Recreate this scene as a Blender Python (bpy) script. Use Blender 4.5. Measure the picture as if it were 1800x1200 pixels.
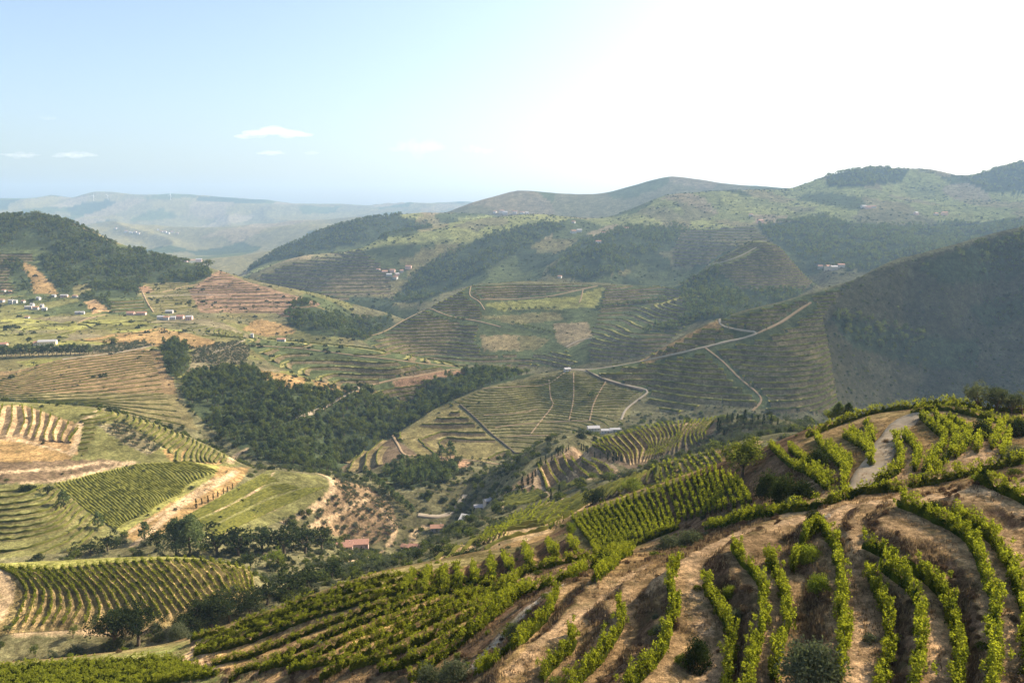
import bpy, math, random
import numpy as np

random.seed(7)
rng = np.random.default_rng(7)
for _o in list(bpy.data.objects):
    bpy.data.objects.remove(_o)
SC = bpy.context.scene
COL = SC.collection

_T = ['first','second','third','fourth','fifth','sixth','seventh','eighth','ninth','tenth','eleventh','twelfth','thirteenth','fourteenth','fifteenth','sixteenth','seventeenth','eighteenth','nineteenth','twentieth']
def ordinal(n):
    if n <= 20: return _T[n - 1]
    if n == 30: return 'thirtieth'
    return ('twenty-' if n < 30 else 'thirty-') + _T[n % 10 - 1]

# ------------------------------------------------------------------ camera
FPX = 1400.0                      # focal length in pixels of the 1800 px wide photo
PITCH = math.radians(8.93)        # camera looks slightly down
CP, SP = math.cos(PITCH), math.sin(PITCH)
cam_data = bpy.data.cameras.new("camera")
cam_data.sensor_width = 36.0
cam_data.lens = 36.0 * FPX / 1800.0
cam_data.clip_start = 0.5
cam_data.clip_end = 60000.0
cam = bpy.data.objects.new("camera", cam_data)
COL.objects.link(cam)
cam.location = (0, 0, 0)
cam.rotation_euler = (math.radians(90) - PITCH, 0, 0)
SC.camera = cam

# ------------------------------------------------------------------ light
SUN_AZ = math.radians(60.0)       # clockwise from the viewing direction (+Y)
SUN_EL = math.radians(35.0)
world = bpy.data.worlds.new("World")
SC.world = world
world.use_nodes = True
wn = world.node_tree
wn.nodes.clear()
sky = wn.nodes.new("ShaderNodeTexSky")
sky.sky_type = 'NISHITA'
sky.sun_disc = False
sky.sun_elevation = SUN_EL
sky.sun_rotation = SUN_AZ
sky.altitude = 300
sky.air_density = 1.0
sky.dust_density = 3.5
sky.ozone_density = 1.0
bg = wn.nodes.new("ShaderNodeBackground")
bg.inputs['Strength'].default_value = 0.085
wo = wn.nodes.new("ShaderNodeOutputWorld")
wn.links.new(sky.outputs[0], bg.inputs[0])
wn.links.new(bg.outputs[0], wo.inputs[0])

sun_data = bpy.data.lights.new("sun", 'SUN')
sun_data.energy = 5.0
sun_data.angle = math.radians(0.53)
sun_data.color = (1.0, 0.88, 0.70)
sun = bpy.data.objects.new("sun", sun_data)
COL.objects.link(sun)
from mathutils import Vector
SUN_DIR = Vector((math.sin(SUN_AZ) * math.cos(SUN_EL), math.cos(SUN_AZ) * math.cos(SUN_EL), math.sin(SUN_EL)))
sun.rotation_euler = (-SUN_DIR).to_track_quat('-Z', 'Y').to_euler()
sun.location = (0, 0, 800)

vs = SC.view_settings
vs.view_transform = 'Standard'
vs.look = 'None'
vs.gamma = 1.0
vs.use_curve_mapping = False
vs.exposure = 1.52
SC.cycles.max_bounces = 5
SC.cycles.diffuse_bounces = 2
SC.cycles.glossy_bounces = 1
SC.cycles.transmission_bounces = 2
SC.cycles.volume_bounces = 1
SC.cycles.transparent_max_bounces = 6
SC.cycles.use_denoising = True
# ------------------------------------------------------------------ terrain
# Survey points are written as (column, row, forward distance in metres); the
# column and row are those of the photograph, so each one is a real 3-D point.
def ray(u, v):
    a = (np.asarray(u, float) - 900.0) / FPX
    b = (600.0 - np.asarray(v, float)) / FPX
    den = CP + b * SP
    return a / den, (-SP + b * CP) / den        # X/Y and Z/Y

def to_pix(x, y, z):
    t = x / y; w = z / y
    b = (w * CP + SP) / (CP - w * SP)
    a = t * (CP + b * SP)
    return 900.0 + a * FPX, 600.0 - b * FPX

KS = 0.6
ctl = []
def line(pts, drop=None, step=27):
    """survey line through (u, v, Y); drop=(share, fall) adds the hidden ground behind a crest"""
    P = np.array(pts, float)
    for i in range(len(P) - 1):
        n = max(1, int(round(np.hypot(P[i+1, 0] - P[i, 0], P[i+1, 1] - P[i, 1]) / step)))
        for k in range(n + (1 if i == len(P) - 2 else 0)):
            s = k / n
            q = P[i] * (1 - s) + P[i+1] * s
            Y = math.exp(math.log(P[i, 2]) * (1 - s) + math.log(P[i+1, 2]) * s)
            t, w = ray(q[0], q[1])
            ctl.append((float(t), math.log(Y), float(w)))
            if drop:
                Y2 = Y * (1 + drop[0])
                ctl.append((float(t), math.log(Y2), (float(w) * Y - drop[1]) / Y2))
def pts(L):
    for u, v, Y in L:
        t, w = ray(u, v)
        ctl.append((float(t), math.log(Y), float(w)))
def level_row(uv, z):
    """a vine terrace edge: it runs level at height z"""
    out = []
    P = np.array(uv, float)
    for i in range(len(P)):
        t, w = ray(P[i, 0], P[i, 1])
        out.append((P[i, 0], P[i, 1], z / float(w)))
    line(out, step=60)

# farthest ridges
line([(-500,364,11000),(-100,360,11000),(0,355,11000),(60,352,11000),(150,348,11000),(200,346,11000),(260,350,11000),(310,346,11000),
      (350,352,11000),(420,348,11000),(470,355,11000),(530,362,11000),(600,364,11000),(700,367,11500),(760,365,11500),(820,361,11500),
      (950,366,11500),(1200,372,11500),(1500,372,11500),(2300,372,11500)], drop=(0.12, 350))
line([(-500,385,9000),(0,383,9000),(300,384,9000),(620,381,9000),(900,380,9000)])
line([(-300,400,7500),(150,393,7500),(260,389,7500),(330,392,7500),(420,393,7500),(520,390,7500),(600,386,7500),(700,385,7500),(800,386,7200)], drop=(0.08, 40))
pts([(150,420,6300),(300,425,6300),(450,425,6000),(600,400,6200),(200,450,5200),(330,450,5000),(420,450,4800),(520,420,5200),(380,470,4200),(420,480,4000),
     (0,440,5500),(-300,440,5500),(700,400,5500)])
# back ridge right of centre
line([(780,386,5000),(800,376,5000),(850,353,5000),(920,341,5000),(1050,338,5000),(1130,325,5000),(1190,320,5000),(1260,328,5000),(1340,329,5000),
      (1450,340,5000),(1600,345,5000),(2200,330,5000)], drop=(0.15, 160))
line([(820,381,4300),(900,383,4300),(1000,377,4300),(1080,366,4300),(1150,352,4300),(1300,345,4400)])
# ridge A
line([(420,483,3150),(450,462,3200),(480,442,3250),(560,407,3350),(620,387,3450),(680,377,3550),(740,373,3650),(800,376,3800),(860,380,3900)], drop=(0.07, 60))
# ridge B
line([(425,488,2700),(500,462,2750),(560,446,2800),(620,436,2850),(680,421,2950),(760,402,3100),(850,387,3250),(960,379,3400)], drop=(0.06, 35))
pts([(470,505,2450),(600,500,2350),(690,480,2450),(560,530,2150),(640,520,2200),(690,540,2050)])
# wooded slope and plateau on the right
pts([(700,510,2300),(800,470,2450),(900,430,2650),(960,392,2900),(1000,387,2950),(1080,382,3000),(750,530,2080),(1000,450,2350),(1000,480,2150),
     (1100,430,2450),(1100,480,2120),(1200,400,2700),(1200,450,2300),(1250,372,3000),(1400,365,3000),(1600,362,3000),(1800,370,2800),(1400,345,3400),
     (1600,333,3500),(1800,342,3300),(2000,350,2900),(1350,400,2550),(1500,400,2650),(1700,400,2600),(1850,400,2500),(1400,440,2250),(1550,440,2200),
     (1700,445,2100),(1450,477,1950),(1550,477,1950)])
line([(1080,377,3200),(1170,347,3400),(1250,339,3500),(1380,330,3600),(1450,308,3700),(1530,295,3800),(1580,297,3800),(1640,301,3800),(1690,315,3800),
      (1720,310,3800),(1760,297,3800),(1800,283,3800),(1900,262,3800),(2200,235,3800)], drop=(0.07, 70))
# hillock with a track on its crest
line([(1240,467,1850),(1290,437,1900),(1330,421,1950),(1370,432,1900),(1400,467,1850),(1428,497,1800)], drop=(0.06, 35))
pts([(1250,500,1720),(1330,480,1760),(1400,507,1720),(1200,520,1620),(1300,530,1560),(1400,517,1640),(1200,562,1450),(1280,557,1400),(1120,600,1340)])
# middle vineyard hill
line([(640,601,1500),(700,568,1560),(760,538,1620),(830,501,1750),(920,492,1800),(1000,495,1820),(1100,499,1850),(1180,503,1850)], drop=(0.06, 30))
pts([(700,600,1440),(800,570,1530),(900,540,1620),(1000,540,1620),(1100,537,1660),(1180,530,1680),(750,630,1380),(850,635,1350),(950,630,1360),
     (1030,600,1400),(1030,640,1290),(950,600,1440),(850,600,1430),(1100,570,1500)])
# wooded hill on the left
line([(-500,350,2350),(-100,372,2250),(0,383,2200),(70,380,2200),(100,387,2180),(150,403,2150),(200,427,2100),(250,442,2050),(300,456,2020),(340,464,2000),
      (375,472,1980),(400,482,1950),(450,497,1900),(520,517,1880),(600,533,1850),(650,543,1820),(690,553,1800)], drop=(0.08, 70))
pts([(-300,440,1900),(0,440,1900),(100,450,1880),(200,470,1850),(300,490,1800),(400,510,1700),(500,535,1620),(600,560,1560),(650,580,1500),
     (-300,510,1650),(0,510,1650),(100,515,1620),(200,520,1600),(300,530,1580),(400,545,1540),(500,560,1480),(560,582,1420),(620,598,1380),
     (-300,560,1400),(0,560,1400),(100,565,1380),(200,560,1400),(300,560,1420),(400,570,1370),(450,582,1310),
     (-300,600,1170),(0,600,1180),(100,600,1170),(200,600,1170),(300,600,1180),(380,600,1190),(0,650,1000),(-300,650,1000),(100,650,990),(200,650,990),(300,650,990),(400,640,1040),
     (0,693,880),(-300,693,880),(100,697,865),(200,705,845),(300,720,830),(350,750,800),(400,700,900),(480,650,1010)])
# terraced spur left of centre
line([(430,593,1230),(500,598,1220),(600,606,1200),(700,621,1180),(800,641,1160),(835,652,1150),(880,662,1140)], drop=(0.07, 26))
pts([(500,640,1090),(600,650,1080),(700,660,1060),(770,668,1070),(600,685,1000),(700,695,1035),(730,700,1035),(760,690,1050),(820,670,1080),(900,655,1110)])
# wooded spur
pts([(500,680,940),(620,690,965),(450,720,860),(550,740,840),(640,705,950),(680,740,935),(720,735,970),(420,780,760),(500,790,750),(580,800,780),(560,825,715),(640,770,860),(380,800,740)])
# centre hill
line([(590,826,770),(640,797,810),(700,760,870),(770,715,930),(850,681,980),(930,664,1005)], drop=(0.06, 10))
line([(960,658,1012),(1000,650,1020),(1050,648,1030),(1130,631,1040),(1200,591,1060),(1260,560,1080),
      (1330,542,1110),(1420,516,1150),(1480,500,1180),(1560,471,1210),(1650,446,1240),(1720,427,1270),(1800,405,1300),(1850,368,1310),(1900,325,1320),(2050,205,1340),(2400,40,1380)], drop=(0.09, 55))  # unseen crest past the right edge, raised to cast shade on the right hill
pts([(640,830,740),(700,812,745),(700,790,790),(780,770,850),(800,810,770),(850,740,890),(850,790,810),(900,825,755),(950,700,960),(950,760,860),(1000,720,920),(1000,780,825),
     (1060,757,840),(1080,700,950),(1090,730,895),(1150,720,910),(1150,670,985),(1250,650,980),(1250,700,920),(1300,600,1035),(1350,650,965),(1350,720,890),(1200,630,1012),(1400,580,1070),(1250,590,1050),
     (1450,560,1105),(1450,650,990),(1500,725,980),(1550,600,1130),(1600,530,1203),(1650,600,1155),(1650,715,1065),(1750,520,1240),(1750,600,1180),(1800,700,1090),(1900,600,1190),
     (1950,700,1090),(2300,600,1150),(2300,760,900),
     (1300,790,760),(1500,800,740),(1700,800,740),(1900,800,740)])
# left middle terraces
line([(-400,700,640),(0,705,640),(60,708,640),(120,712,640),(180,717,635),(250,737,630),(330,767,620),(400,800,612),(425,817,608)], drop=(0.09, 22))
pts([(-300,760,570),(0,760,573),(100,760,577),(200,770,577),(300,790,582),(380,815,588),(-300,815,520),(0,815,522),(100,810,532),(200,810,542),(300,812,550),
     (100,840,512),(200,830,527),(300,822,543),(380,826,558),(430,828,590),(150,890,482),(250,880,492),(350,860,522),(420,850,547),(200,935,452),(280,910,472),(340,890,502),
     (500,832,590),(560,838,610),(585,855,592),(500,870,555),(430,880,530),(400,910,492),(500,900,530),(560,890,552),(600,870,582),(650,885,600),(690,930,575),
     (-300,900,470),(0,880,470),(80,890,467),(0,960,422),(-300,960,422),(100,960,427),(200,960,432),(300,975,408),(400,975,412),(500,970,432),(580,968,465),(640,975,510),
     (600,950,548),(650,950,558),(700,960,560),(730,930,590),(760,900,612),(820,915,595),(700,900,605),(750,850,655),(700,840,700),(800,850,668),(820,875,640),(870,830,650),(650,850,660),(620,845,660)])
# near left vineyard hill
line([(-300,1000,275),(0,990,275),(100,986,275),(250,979,278),(350,982,280),(440,1000,285),(470,1030,280)], drop=(0.12, 24))
pts([(0,1040,256),(-300,1050,256),(100,1040,257),(200,1040,258),(300,1040,260),(400,1040,265),(440,1060,264),(0,1110,240),(-300,1110,240),(100,1112,241),(200,1110,243),(300,1100,247),
     (400,1080,256),(0,1140,233),(-300,1150,230),(100,1140,234),(225,1130,238),(300,1120,242),(400,1092,253),(480,1062,266),(520,1030,310),(600,1000,390),(700,985,460)])
# the near hill: its lower brow
line([(-300,1200,150),(0,1166,152),(100,1160,152),(200,1150,153),(300,1135,157),(330,1125,160),(450,1088,162),(560,1047,163),(650,1015,167),(740,998,173),(800,985,177),(850,973,181),
      (900,966,182),(950,955,184)], drop=(0.16, 24))
pts([(0,1200,130),(-300,1260,130),(150,1200,122),(300,1200,112),(450,1200,97),(600,1200,84),(750,1200,74),(850,1200,67),(300,1165,128),(450,1140,122),(600,1100,117),
     (700,1050,127),(800,1030,132),(900,1000,142),(700,1150,87),(800,1100,90),(900,1050,97),(1000,1000,105),(1000,970,128),
     (850,945,300),(900,925,330),(950,915,340),(1000,880,400),(1060,870,350),(1100,860,330),(1150,830,330),(780,960,340),(800,925,460),(850,915,420),
     (880,885,500),(920,872,520),(960,862,505),(1000,853,470),(1040,838,440),(1170,815,345),(1250,792,350),(1330,770,350),(1420,765,340)])
# spur with the cypress drive
line([(900,852,545),(950,816,565),(1000,787,592),(1022,779,605),(1040,768,625)])
pts([(960,835,565),(1000,840,540),(1040,795,562),(1050,832,505),(1080,820,503),(1090,846,470)])
line([(1030,787,545),(1060,774,550),(1120,757,556),(1180,745,560),(1250,737,562),(1280,733,555),(1350,733,500),(1440,748,450)], drop=(0.10, 28))
pts([(1090,817,508),(1150,806,520),(1200,791,517),(1250,766,522),(1300,757,500),(1140,780,537),(1200,765,540),(1360,755,460),(1430,770,420)])
# vine block brow and the knoll
line([(1000,907,192),(1060,886,191),(1130,861,190),(1200,838,186),(1270,816,178),(1340,790,166),(1400,766,160),(1450,747,158),(1500,738,155),(1560,725,151),(1600,720,149),(1640,713,149),
      (1700,717,151),(1750,722,151),(1800,723,152),(1900,725,152),(2200,740,150)], drop=(0.22, 34))
pts([(1020,975,145),(1100,966,140),(1200,950,129),(1300,912,114),(1300,860,135),(1150,900,165),(1240,880,148),(1350,872,112),(1400,850,110),(1400,800,131),
     (1500,872,92),(1520,857,96),(1560,790,116),(1600,742,135),(1700,790,109),(1750,750,126),(1800,790,108),(1800,740,134),(1620,840,98),(1460,800,124),(1480,770,138)])
# near terraces: every vine row runs level
ROWS = {
 'A':  ([(1717,850),(1760,867),(1800,887),(1840,910)], -26.6),
 'B1': ([(1577,890),(1610,903),(1650,923),(1683,940),(1710,967),(1723,1000),(1737,1040),(1750,1067),(1747,1100),(1747,1133),(1747,1167),(1743,1200),(1738,1240)], -27.5),
 'B2': ([(1673,910),(1707,930),(1733,947),(1760,977),(1777,1013),(1790,1050),(1800,1083),(1806,1130),(1806,1200)], -27.5),
 'C2': ([(1517,963),(1550,980),(1583,997),(1617,1017),(1643,1040),(1663,1067),(1673,1100),(1680,1133),(1683,1167),(1683,1200),(1680,1240)], -28.9),
 'C1': ([(1547,1003),(1567,1017),(1593,1037),(1610,1063),(1617,1093),(1617,1133),(1613,1167),(1610,1200),(1604,1240)], -28.9),
 'D2': ([(1527,1017),(1537,1040),(1550,1067),(1560,1100),(1563,1133),(1560,1160),(1553,1190),(1548,1230)], -30.2),
 'D1': ([(1443,933),(1463,960),(1470,993),(1477,1013),(1483,1050),(1477,1083),(1483,1117),(1480,1160),(1474,1200)], -30.2),
 'E1': ([(1440,933),(1413,957),(1397,987),(1392,1010)], -31.6),
 'E2': ([(1347,987),(1363,1013),(1373,1040),(1380,1068),(1385,1105),(1372,1133),(1367,1167),(1358,1200)], -31.8),
 'F1': ([(1287,967),(1303,990),(1323,1013),(1340,1040),(1343,1067),(1343,1100),(1333,1133),(1323,1167),(1317,1200),(1308,1240)], -31.8),
 'G2': ([(1237,1033),(1253,1060),(1267,1087),(1280,1113),(1287,1133),(1283,1167),(1280,1200),(1274,1240)], -33.5),
 'H':  ([(1193,993),(1180,1017),(1177,1043),(1187,1073),(1180,1100),(1173,1127),(1163,1153),(1143,1178),(1120,1200),(1095,1230)], -34.0),
 'I':  ([(1087,1073),(1093,1100),(1080,1127),(1067,1147),(1053,1167),(1033,1187),(1023,1200),(1000,1230)], -36.0),
 'I0': ([(1000,1113),(1010,1140),(993,1153),(967,1180),(953,1200)], -37.4),
 'J':  ([(980,1043),(967,1077),(953,1100),(917,1130),(890,1153),(867,1173),(833,1193)], -39.5),
}
for k, (uv, z) in ROWS.items():
    if k != 'E1':
        level_row(uv, z)
line([(1180,1000,82),(1300,937,84),(1400,907,84),(1480,891,83),(1560,877,82),(1650,868,81),(1750,855,80),(1800,845,79),(1900,830,78)])
pts([(1900,1000,55),(1900,1200,42),(2100,1000,56),(2100,1200,42),(2100,850,80)])
# ground under and around the camera hill, below the frame
pts([(-300,1500,80),(200,1500,72),(700,1500,52),(1100,1500,40),(1500,1500,34),(1900,1500,32),(2300,1500,32)])

CT = np.array(ctl)
def _uniq(C):
    key = np.round(np.c_[C[:, 0] * 200, C[:, 1] * 120]).astype(int)
    _, idx = np.unique(key, axis=0, return_index=True)
    return C[np.sort(idx)]
CT = _uniq(CT)
def _tps(r2):
    return np.where(r2 > 1e-12, 0.5 * r2 * np.log(np.maximum(r2, 1e-12)), 0.0)
def _fit(C, lam=2e-4):
    P = np.c_[C[:, 0], C[:, 1] * KS]
    n = len(P)
    D2 = ((P[:, None, :] - P[None, :, :]) ** 2).sum(-1)
    A = np.zeros((n + 3, n + 3))
    A[:n, :n] = _tps(D2) + lam * np.eye(n)
    A[:n, n] = 1; A[:n, n+1:] = P
    A[n, :n] = 1; A[n+1:, :n] = P.T
    sol = np.linalg.solve(A, np.r_[C[:, 2], 0, 0, 0])
    return P, sol
_P, _S = _fit(CT)
def _eval(t, L):
    q = np.c_[t.ravel(), L.ravel() * KS]
    out = np.empty(len(q))
    n = len(_P)
    for i in range(0, len(q), 20000):
        qq = q[i:i+20000]
        D2 = ((qq ** 2).sum(1)[:, None] + (_P ** 2).sum(1)[None, :] - 2 * qq @ _P.T)
        out[i:i+20000] = _tps(np.maximum(D2, 0)) @ _S[:n] + _S[n] + qq @ _S[n+1:]
    return out.reshape(t.shape)

# value noise
def _hash(ix, iy, s):
    h = (ix * 374761393 + iy * 668265263 + s * 982451653) & 0x7fffffff
    h = ((h ^ (h >> 13)) * 1274126177) & 0x7fffffff
    return ((h ^ (h >> 16)) & 0xffff) / 65535.0
def vnoise(x, y, s=0):
    ix = np.floor(x).astype(np.int64); iy = np.floor(y).astype(np.int64)
    fx = x - ix; fy = y - iy
    fx = fx * fx * (3 - 2 * fx); fy = fy * fy * (3 - 2 * fy)
    a = _hash(ix, iy, s); b = _hash(ix + 1, iy, s); c = _hash(ix, iy + 1, s); d = _hash(ix + 1, iy + 1, s)
    return (a * (1 - fx) + b * fx) * (1 - fy) + (c * (1 - fx) + d * fx) * fy
def fbm(x, y, s=0, octv=4):
    v = 0; a = 0.5; n = 0
    for i in range(octv):
        v = v + a * (vnoise(x * 2 ** i + 17.3 * i, y * 2 ** i - 9.1 * i, s + i) - 0.5); n += a; a *= 0.5
    return v / n * 2

# grid: columns fan out from the viewpoint, rows grow with distance
tc = np.r_[np.linspace(-1.5, -0.74, 40)[:-1], np.linspace(-0.74, 0.74, 620), np.linspace(0.74, 1.5, 40)[1:]]
Lr = np.r_[np.linspace(math.log(22), math.log(44), 40)[:-1], np.linspace(math.log(44), math.log(1900), 720), np.linspace(math.log(1900), math.log(13500), 150)[1:]]
NT, NL = len(tc), len(Lr)
# coarse solution, then bicubic-like upsampling
tcc = np.linspace(-1.5, 1.5, 300); Lcc = np.r_[np.linspace(Lr[0], Lr[-1], 460)]
Wc = _eval(*np.meshgrid(tcc, Lcc, indexing='ij'))
def _cub(arr, x, axis):
    n = arr.shape[axis]
    i = np.clip(np.floor(x).astype(int), 1, n - 3); f = np.clip(x - i, 0, 1.0)
    tk = lambda k: np.take(arr, i + k, axis=axis)
    sh = [1, 1]; sh[axis] = -1
    f = f.reshape(sh)
    p0, p1, p2, p3 = tk(-1), tk(0), tk(1), tk(2)
    return p1 + 0.5 * f * (p2 - p0 + f * (2*p0 - 5*p1 + 4*p2 - p3 + f * (3*(p1 - p2) + p3 - p0)))
W = _cub(Wc, (tc - tcc[0]) / (tcc[1] - tcc[0]), 0)
W = _cub(W, (Lr - Lcc[0]) / (Lcc[1] - Lcc[0]), 1)
TT, LL = np.meshgrid(tc, Lr, indexing='ij')
YY = np.exp(LL); XX = TT * YY
ZZ = W * YY
# natural relief
amp = np.interp(YY, [40, 150, 400, 900, 1800, 4000, 9000], [0.12, 0.5, 1.5, 3.0, 9.0, 26.0, 55.0])
wl = np.interp(YY, [40, 150, 400, 900, 1800, 4000, 9000], [7, 20, 60, 140, 260, 600, 1200])
# relief built from fixed world-space octaves, faded in with distance
rel = np.zeros_like(ZZ)
_m = (YY < 140)
rel[_m] += .16 * fbm(XX[_m] / 1.3, YY[_m] / 1.3, 301, 3) + .22 * fbm(XX[_m] / 3.6, YY[_m] / 3.6, 302, 2)
for wlen, a, y0, y1 in ((5, .10, 0, 9e9), (16, .25, 0, 9e9), (60, 1.0, 130, 350), (150, 3.0, 350, 1100), (330, 9.0, 1300, 2600), (700, 30.0, 2200, 4200), (1500, 60.0, 4500, 8000)):
    k = np.clip((YY - y0) / max(1.0, (y1 - y0)), 0, 1) if y1 < 1e9 else 1.0
    if wlen < 20:
        m = YY < (900 if wlen == 5 else 3000)
        rel[m] += a * fbm(XX[m] / wlen, YY[m] / wlen, wlen, 2)
    else:
        rel += k * a * fbm(XX / wlen, YY / wlen, wlen, 3)
# spurs and gullies running down the wooded slope behind the vineyard hills
_d = np.array([417.0, 850.0]); _d /= np.hypot(*_d)
al = XX * _d[0] + YY * _d[1]; ac = XX * _d[1] - YY * _d[0]
rid = 1 - 2 * np.abs(vnoise(ac / 210.0 + 0.8 * fbm(al / 500.0, ac / 500.0, 5, 2), al / 1500.0, 91) - 0.5) * 1.6
kk = np.clip((YY - 1980) / 250, 0, 1) * np.clip((3300 - YY) / 500, 0, 1) * np.clip((TT + 0.36) / 0.08, 0, 1) * np.clip((0.62 - TT) / 0.2, 0, 1)
rel += kk * 34.0 * (rid - 0.5)
# folds in the distant hills
rid2 = 1 - 2 * np.abs(vnoise((XX + YY * .5) / 620.0 + fbm(XX / 1500, YY / 1500, 8, 2), (YY - XX * .5) / 1500.0, 33) - 0.5) * 1.7
rel += np.clip((YY - 3900) / 1200, 0, 1) * 55.0 * (rid2 - 0.5)
# shallow gullies on the sunless flank of the right hill and on the left hill
rid3 = vnoise((XX * .8 + YY * .3) / 55.0 + fbm(XX / 120, YY / 120, 4, 2), (YY) / 400.0, 44)
rel += np.clip((YY - 900) / 150, 0, 1) * np.clip((2300 - YY) / 300, 0, 1) * 5.0 * (rid3 - 0.5)
ZZ = ZZ + rel * 0.8
W = ZZ / YY
# ------------------------------------------------------------------ lofted vineyards: rows and their terraces
def _interp_ext(x, xp, fp):
    return np.interp(x, xp, fp)
class Field:
    """a family of vine rows between traced guide rows; 'V' rows run up the slope in view, 'H' rows across it"""
    def __init__(self, name, orient, guides, idx, yr, h=0.0, sign=1):
        self.name, self.o, self.idx, self.yr, self.h, self.sign = name, orient, np.array(idx, float), yr, h, sign
        self.g = []
        for G in guides:
            G = np.array(G, float)
            a, c = (G[:, 1], G[:, 0]) if orient == 'V' else (G[:, 0], G[:, 1])
            od = np.argsort(a)
            self.g.append((a[od], c[od]))
        self.lo = np.array([g[0][0] for g in self.g]); self.hi = np.array([g[0][-1] for g in self.g])
    def index(self, u, v):
        a, c = (v, u) if self.o == 'V' else (u, v)
        cs = [np.interp(a, g[0], g[1]) for g in self.g]
        s = np.full(np.shape(a), -1.0)
        for k in range(len(cs) - 1):
            d = cs[k+1] - cs[k]
            d = np.where(np.abs(d) < 1e-6, 1e-6, d)
            f = (c - cs[k]) / d
            s = np.where((f >= 0) & (f <= 1), self.idx[k] + f * (self.idx[k+1] - self.idx[k]), s)
        inside = (s >= 0)
        lo = np.interp(s, self.idx, self.lo); hi = np.interp(s, self.idx, self.hi)
        return s, inside & (a >= lo) & (a <= hi)
    def row(self, s, n=24):
        lo = np.interp(s, self.idx, self.lo); hi = np.interp(s, self.idx, self.hi)
        k = int(np.clip(np.searchsorted(self.idx, s, side='right') - 1, 0, len(self.g) - 2))
        f = (s - self.idx[k]) / (self.idx[k+1] - self.idx[k])
        q = np.linspace(0, 1, n)
        ga, gb = self.g[k], self.g[k+1]
        # match the guides by relative position so that rows of different length blend well
        A = np.interp(ga[0][0] + q * (ga[0][-1] - ga[0][0]), ga[0], ga[1]); B = np.interp(gb[0][0] + q * (gb[0][-1] - gb[0][0]), gb[0], gb[1])
        a = lo + q * (hi - lo)
        c = np.array([np.interp(aa, ga[0], ga[1]) * (1 - f) + np.interp(aa, gb[0], gb[1]) * f for aa in a])
        return (c, a) if self.o == 'V' else (a, c)

FIELDS = [
 Field('nearleft', 'V', [[(0,997),(30,1013),(50,1040),(33,1087),(15,1113)], [(93,1000),(133,1040),(143,1073),(120,1107)], [(187,990),(233,1033),(253,1060),(277,1098)],
        [(277,983),(317,1027),(333,1050),(355,1075)], [(367,985),(397,1010),(405,1030),(423,1050)], [(437,1002),(442,1015),(444,1030),(446,1045)]], [0,6,13,19,25,30], (236, 290), 0.0, 1),
 Field('winding', 'V', [[(1040,783),(1055,790),(1066,799)], [(1067,765),(1083,783),(1103,801),(1108,818)], [(1108,756),(1124,770),(1142,790),(1130,812)], [(1144,749),(1162,770),(1155,799),(1150,810)],
        [(1180,746),(1191,767),(1170,794),(1163,806)], [(1216,743),(1200,765),(1192,785),(1191,796)], [(1238,741),(1218,767),(1223,780),(1230,788)], [(1258,738),(1238,760),(1241,775)]], [0,4,8,12,16,19,22,25], (495, 575), 0.0, 1),
 Field('block', 'V', [[(1005,912),(1030,945),(1050,975)], [(1050,895),(1075,930),(1095,963)], [(1100,877),(1125,915),(1140,955)], [(1162,860),(1171,893),(1186,940)]], [0,5,10,15], (135, 195), 0.0, 1),
 Field('block_upper', 'V', [[(1170,853),(1184,885),(1196,925)], [(1215,838),(1228,872),(1240,915)], [(1255,826),(1266,870),(1278,905)], [(1292,845),(1310,872),(1322,895)]], [0,4,8,11], (118, 190), 0.0, 1),
 Field('short', 'V', [[(727,1010),(707,1050)], [(753,1003),(743,1043)], [(780,1000),(777,1040)], [(800,997),(810,1037)], [(830,997),(837,1033)], [(860,982),(867,1033)], [(883,980),(903,1017)],
        [(920,962),(933,1007)], [(960,956),(983,990)], [(1000,950),(1013,973)]], list(range(10)), (118, 186), 2.6, 1),
 Field('slope', 'H', [[(335,1130),(450,1091),(560,1051),(650,1021),(740,1004)], [(345,1140),(450,1100),(560,1060),(700,1017),(800,996)], [(340,1155),(420,1135),(560,1083),(700,1043),(850,1003)], [(400,1200),(480,1165),(560,1128),(700,1070),(850,1025),(900,1005)],
        [(560,1200),(650,1150),(760,1095),(850,1055),(940,1010)], [(720,1200),(790,1150),(850,1105),(900,1060),(960,1022)]], [0,1,3,5,8,11], (70, 172), 1.5, 1),
 Field('corner', 'H', [[(0,1176),(150,1168),(330,1156)], [(0,1196),(200,1186),(370,1168)], [(0,1225),(200,1212),(420,1182)]], [0,3,7], (95, 156), 0.5, 1),
 Field('upperleft', 'V', [[(4,714),(-4,745),(-14,775)], [(38,714),(44,742),(33,768)], [(72,722),(70,750),(60,776)], [(105,735),(92,765),(98,787)], [(138,752),(120,775),(128,797)]], [0,2,4,6,8], (560, 645), 0.0, 1),
 Field('crestspur', 'V', [[(945,822),(955,842),(962,868)], [(959,815),(968,837),(983,858)], [(973,808),(982,831),(999,844)], [(989,803),(996,822),(1008,836)], [(1003,808),(1014,826),(1040,846)], [(1022,812),(1046,826),(1060,848)], [(1040,812),(1066,824),(1080,842)]],
        [0,1,2,3,4,5,6], (490, 600), 0.0, 1),
 Field('lowerspur', 'V', [[(858,935),(840,965)], [(890,918),(868,952)], [(930,895),(900,935)], [(965,880),(930,925)], [(1000,895),(962,935)]], [0,3,7,10,13], (290, 420), 0.0, 1),
 Field('ledge', 'V', [[(1148,822),(1152,845),(1160,858)], [(1175,812),(1182,832),(1190,848)], [(1215,802),(1228,815),(1240,828)], [(1250,792),(1262,805),(1270,815)]], [0,3,7,10], (300, 390), 1.0, 1),
]
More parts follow.
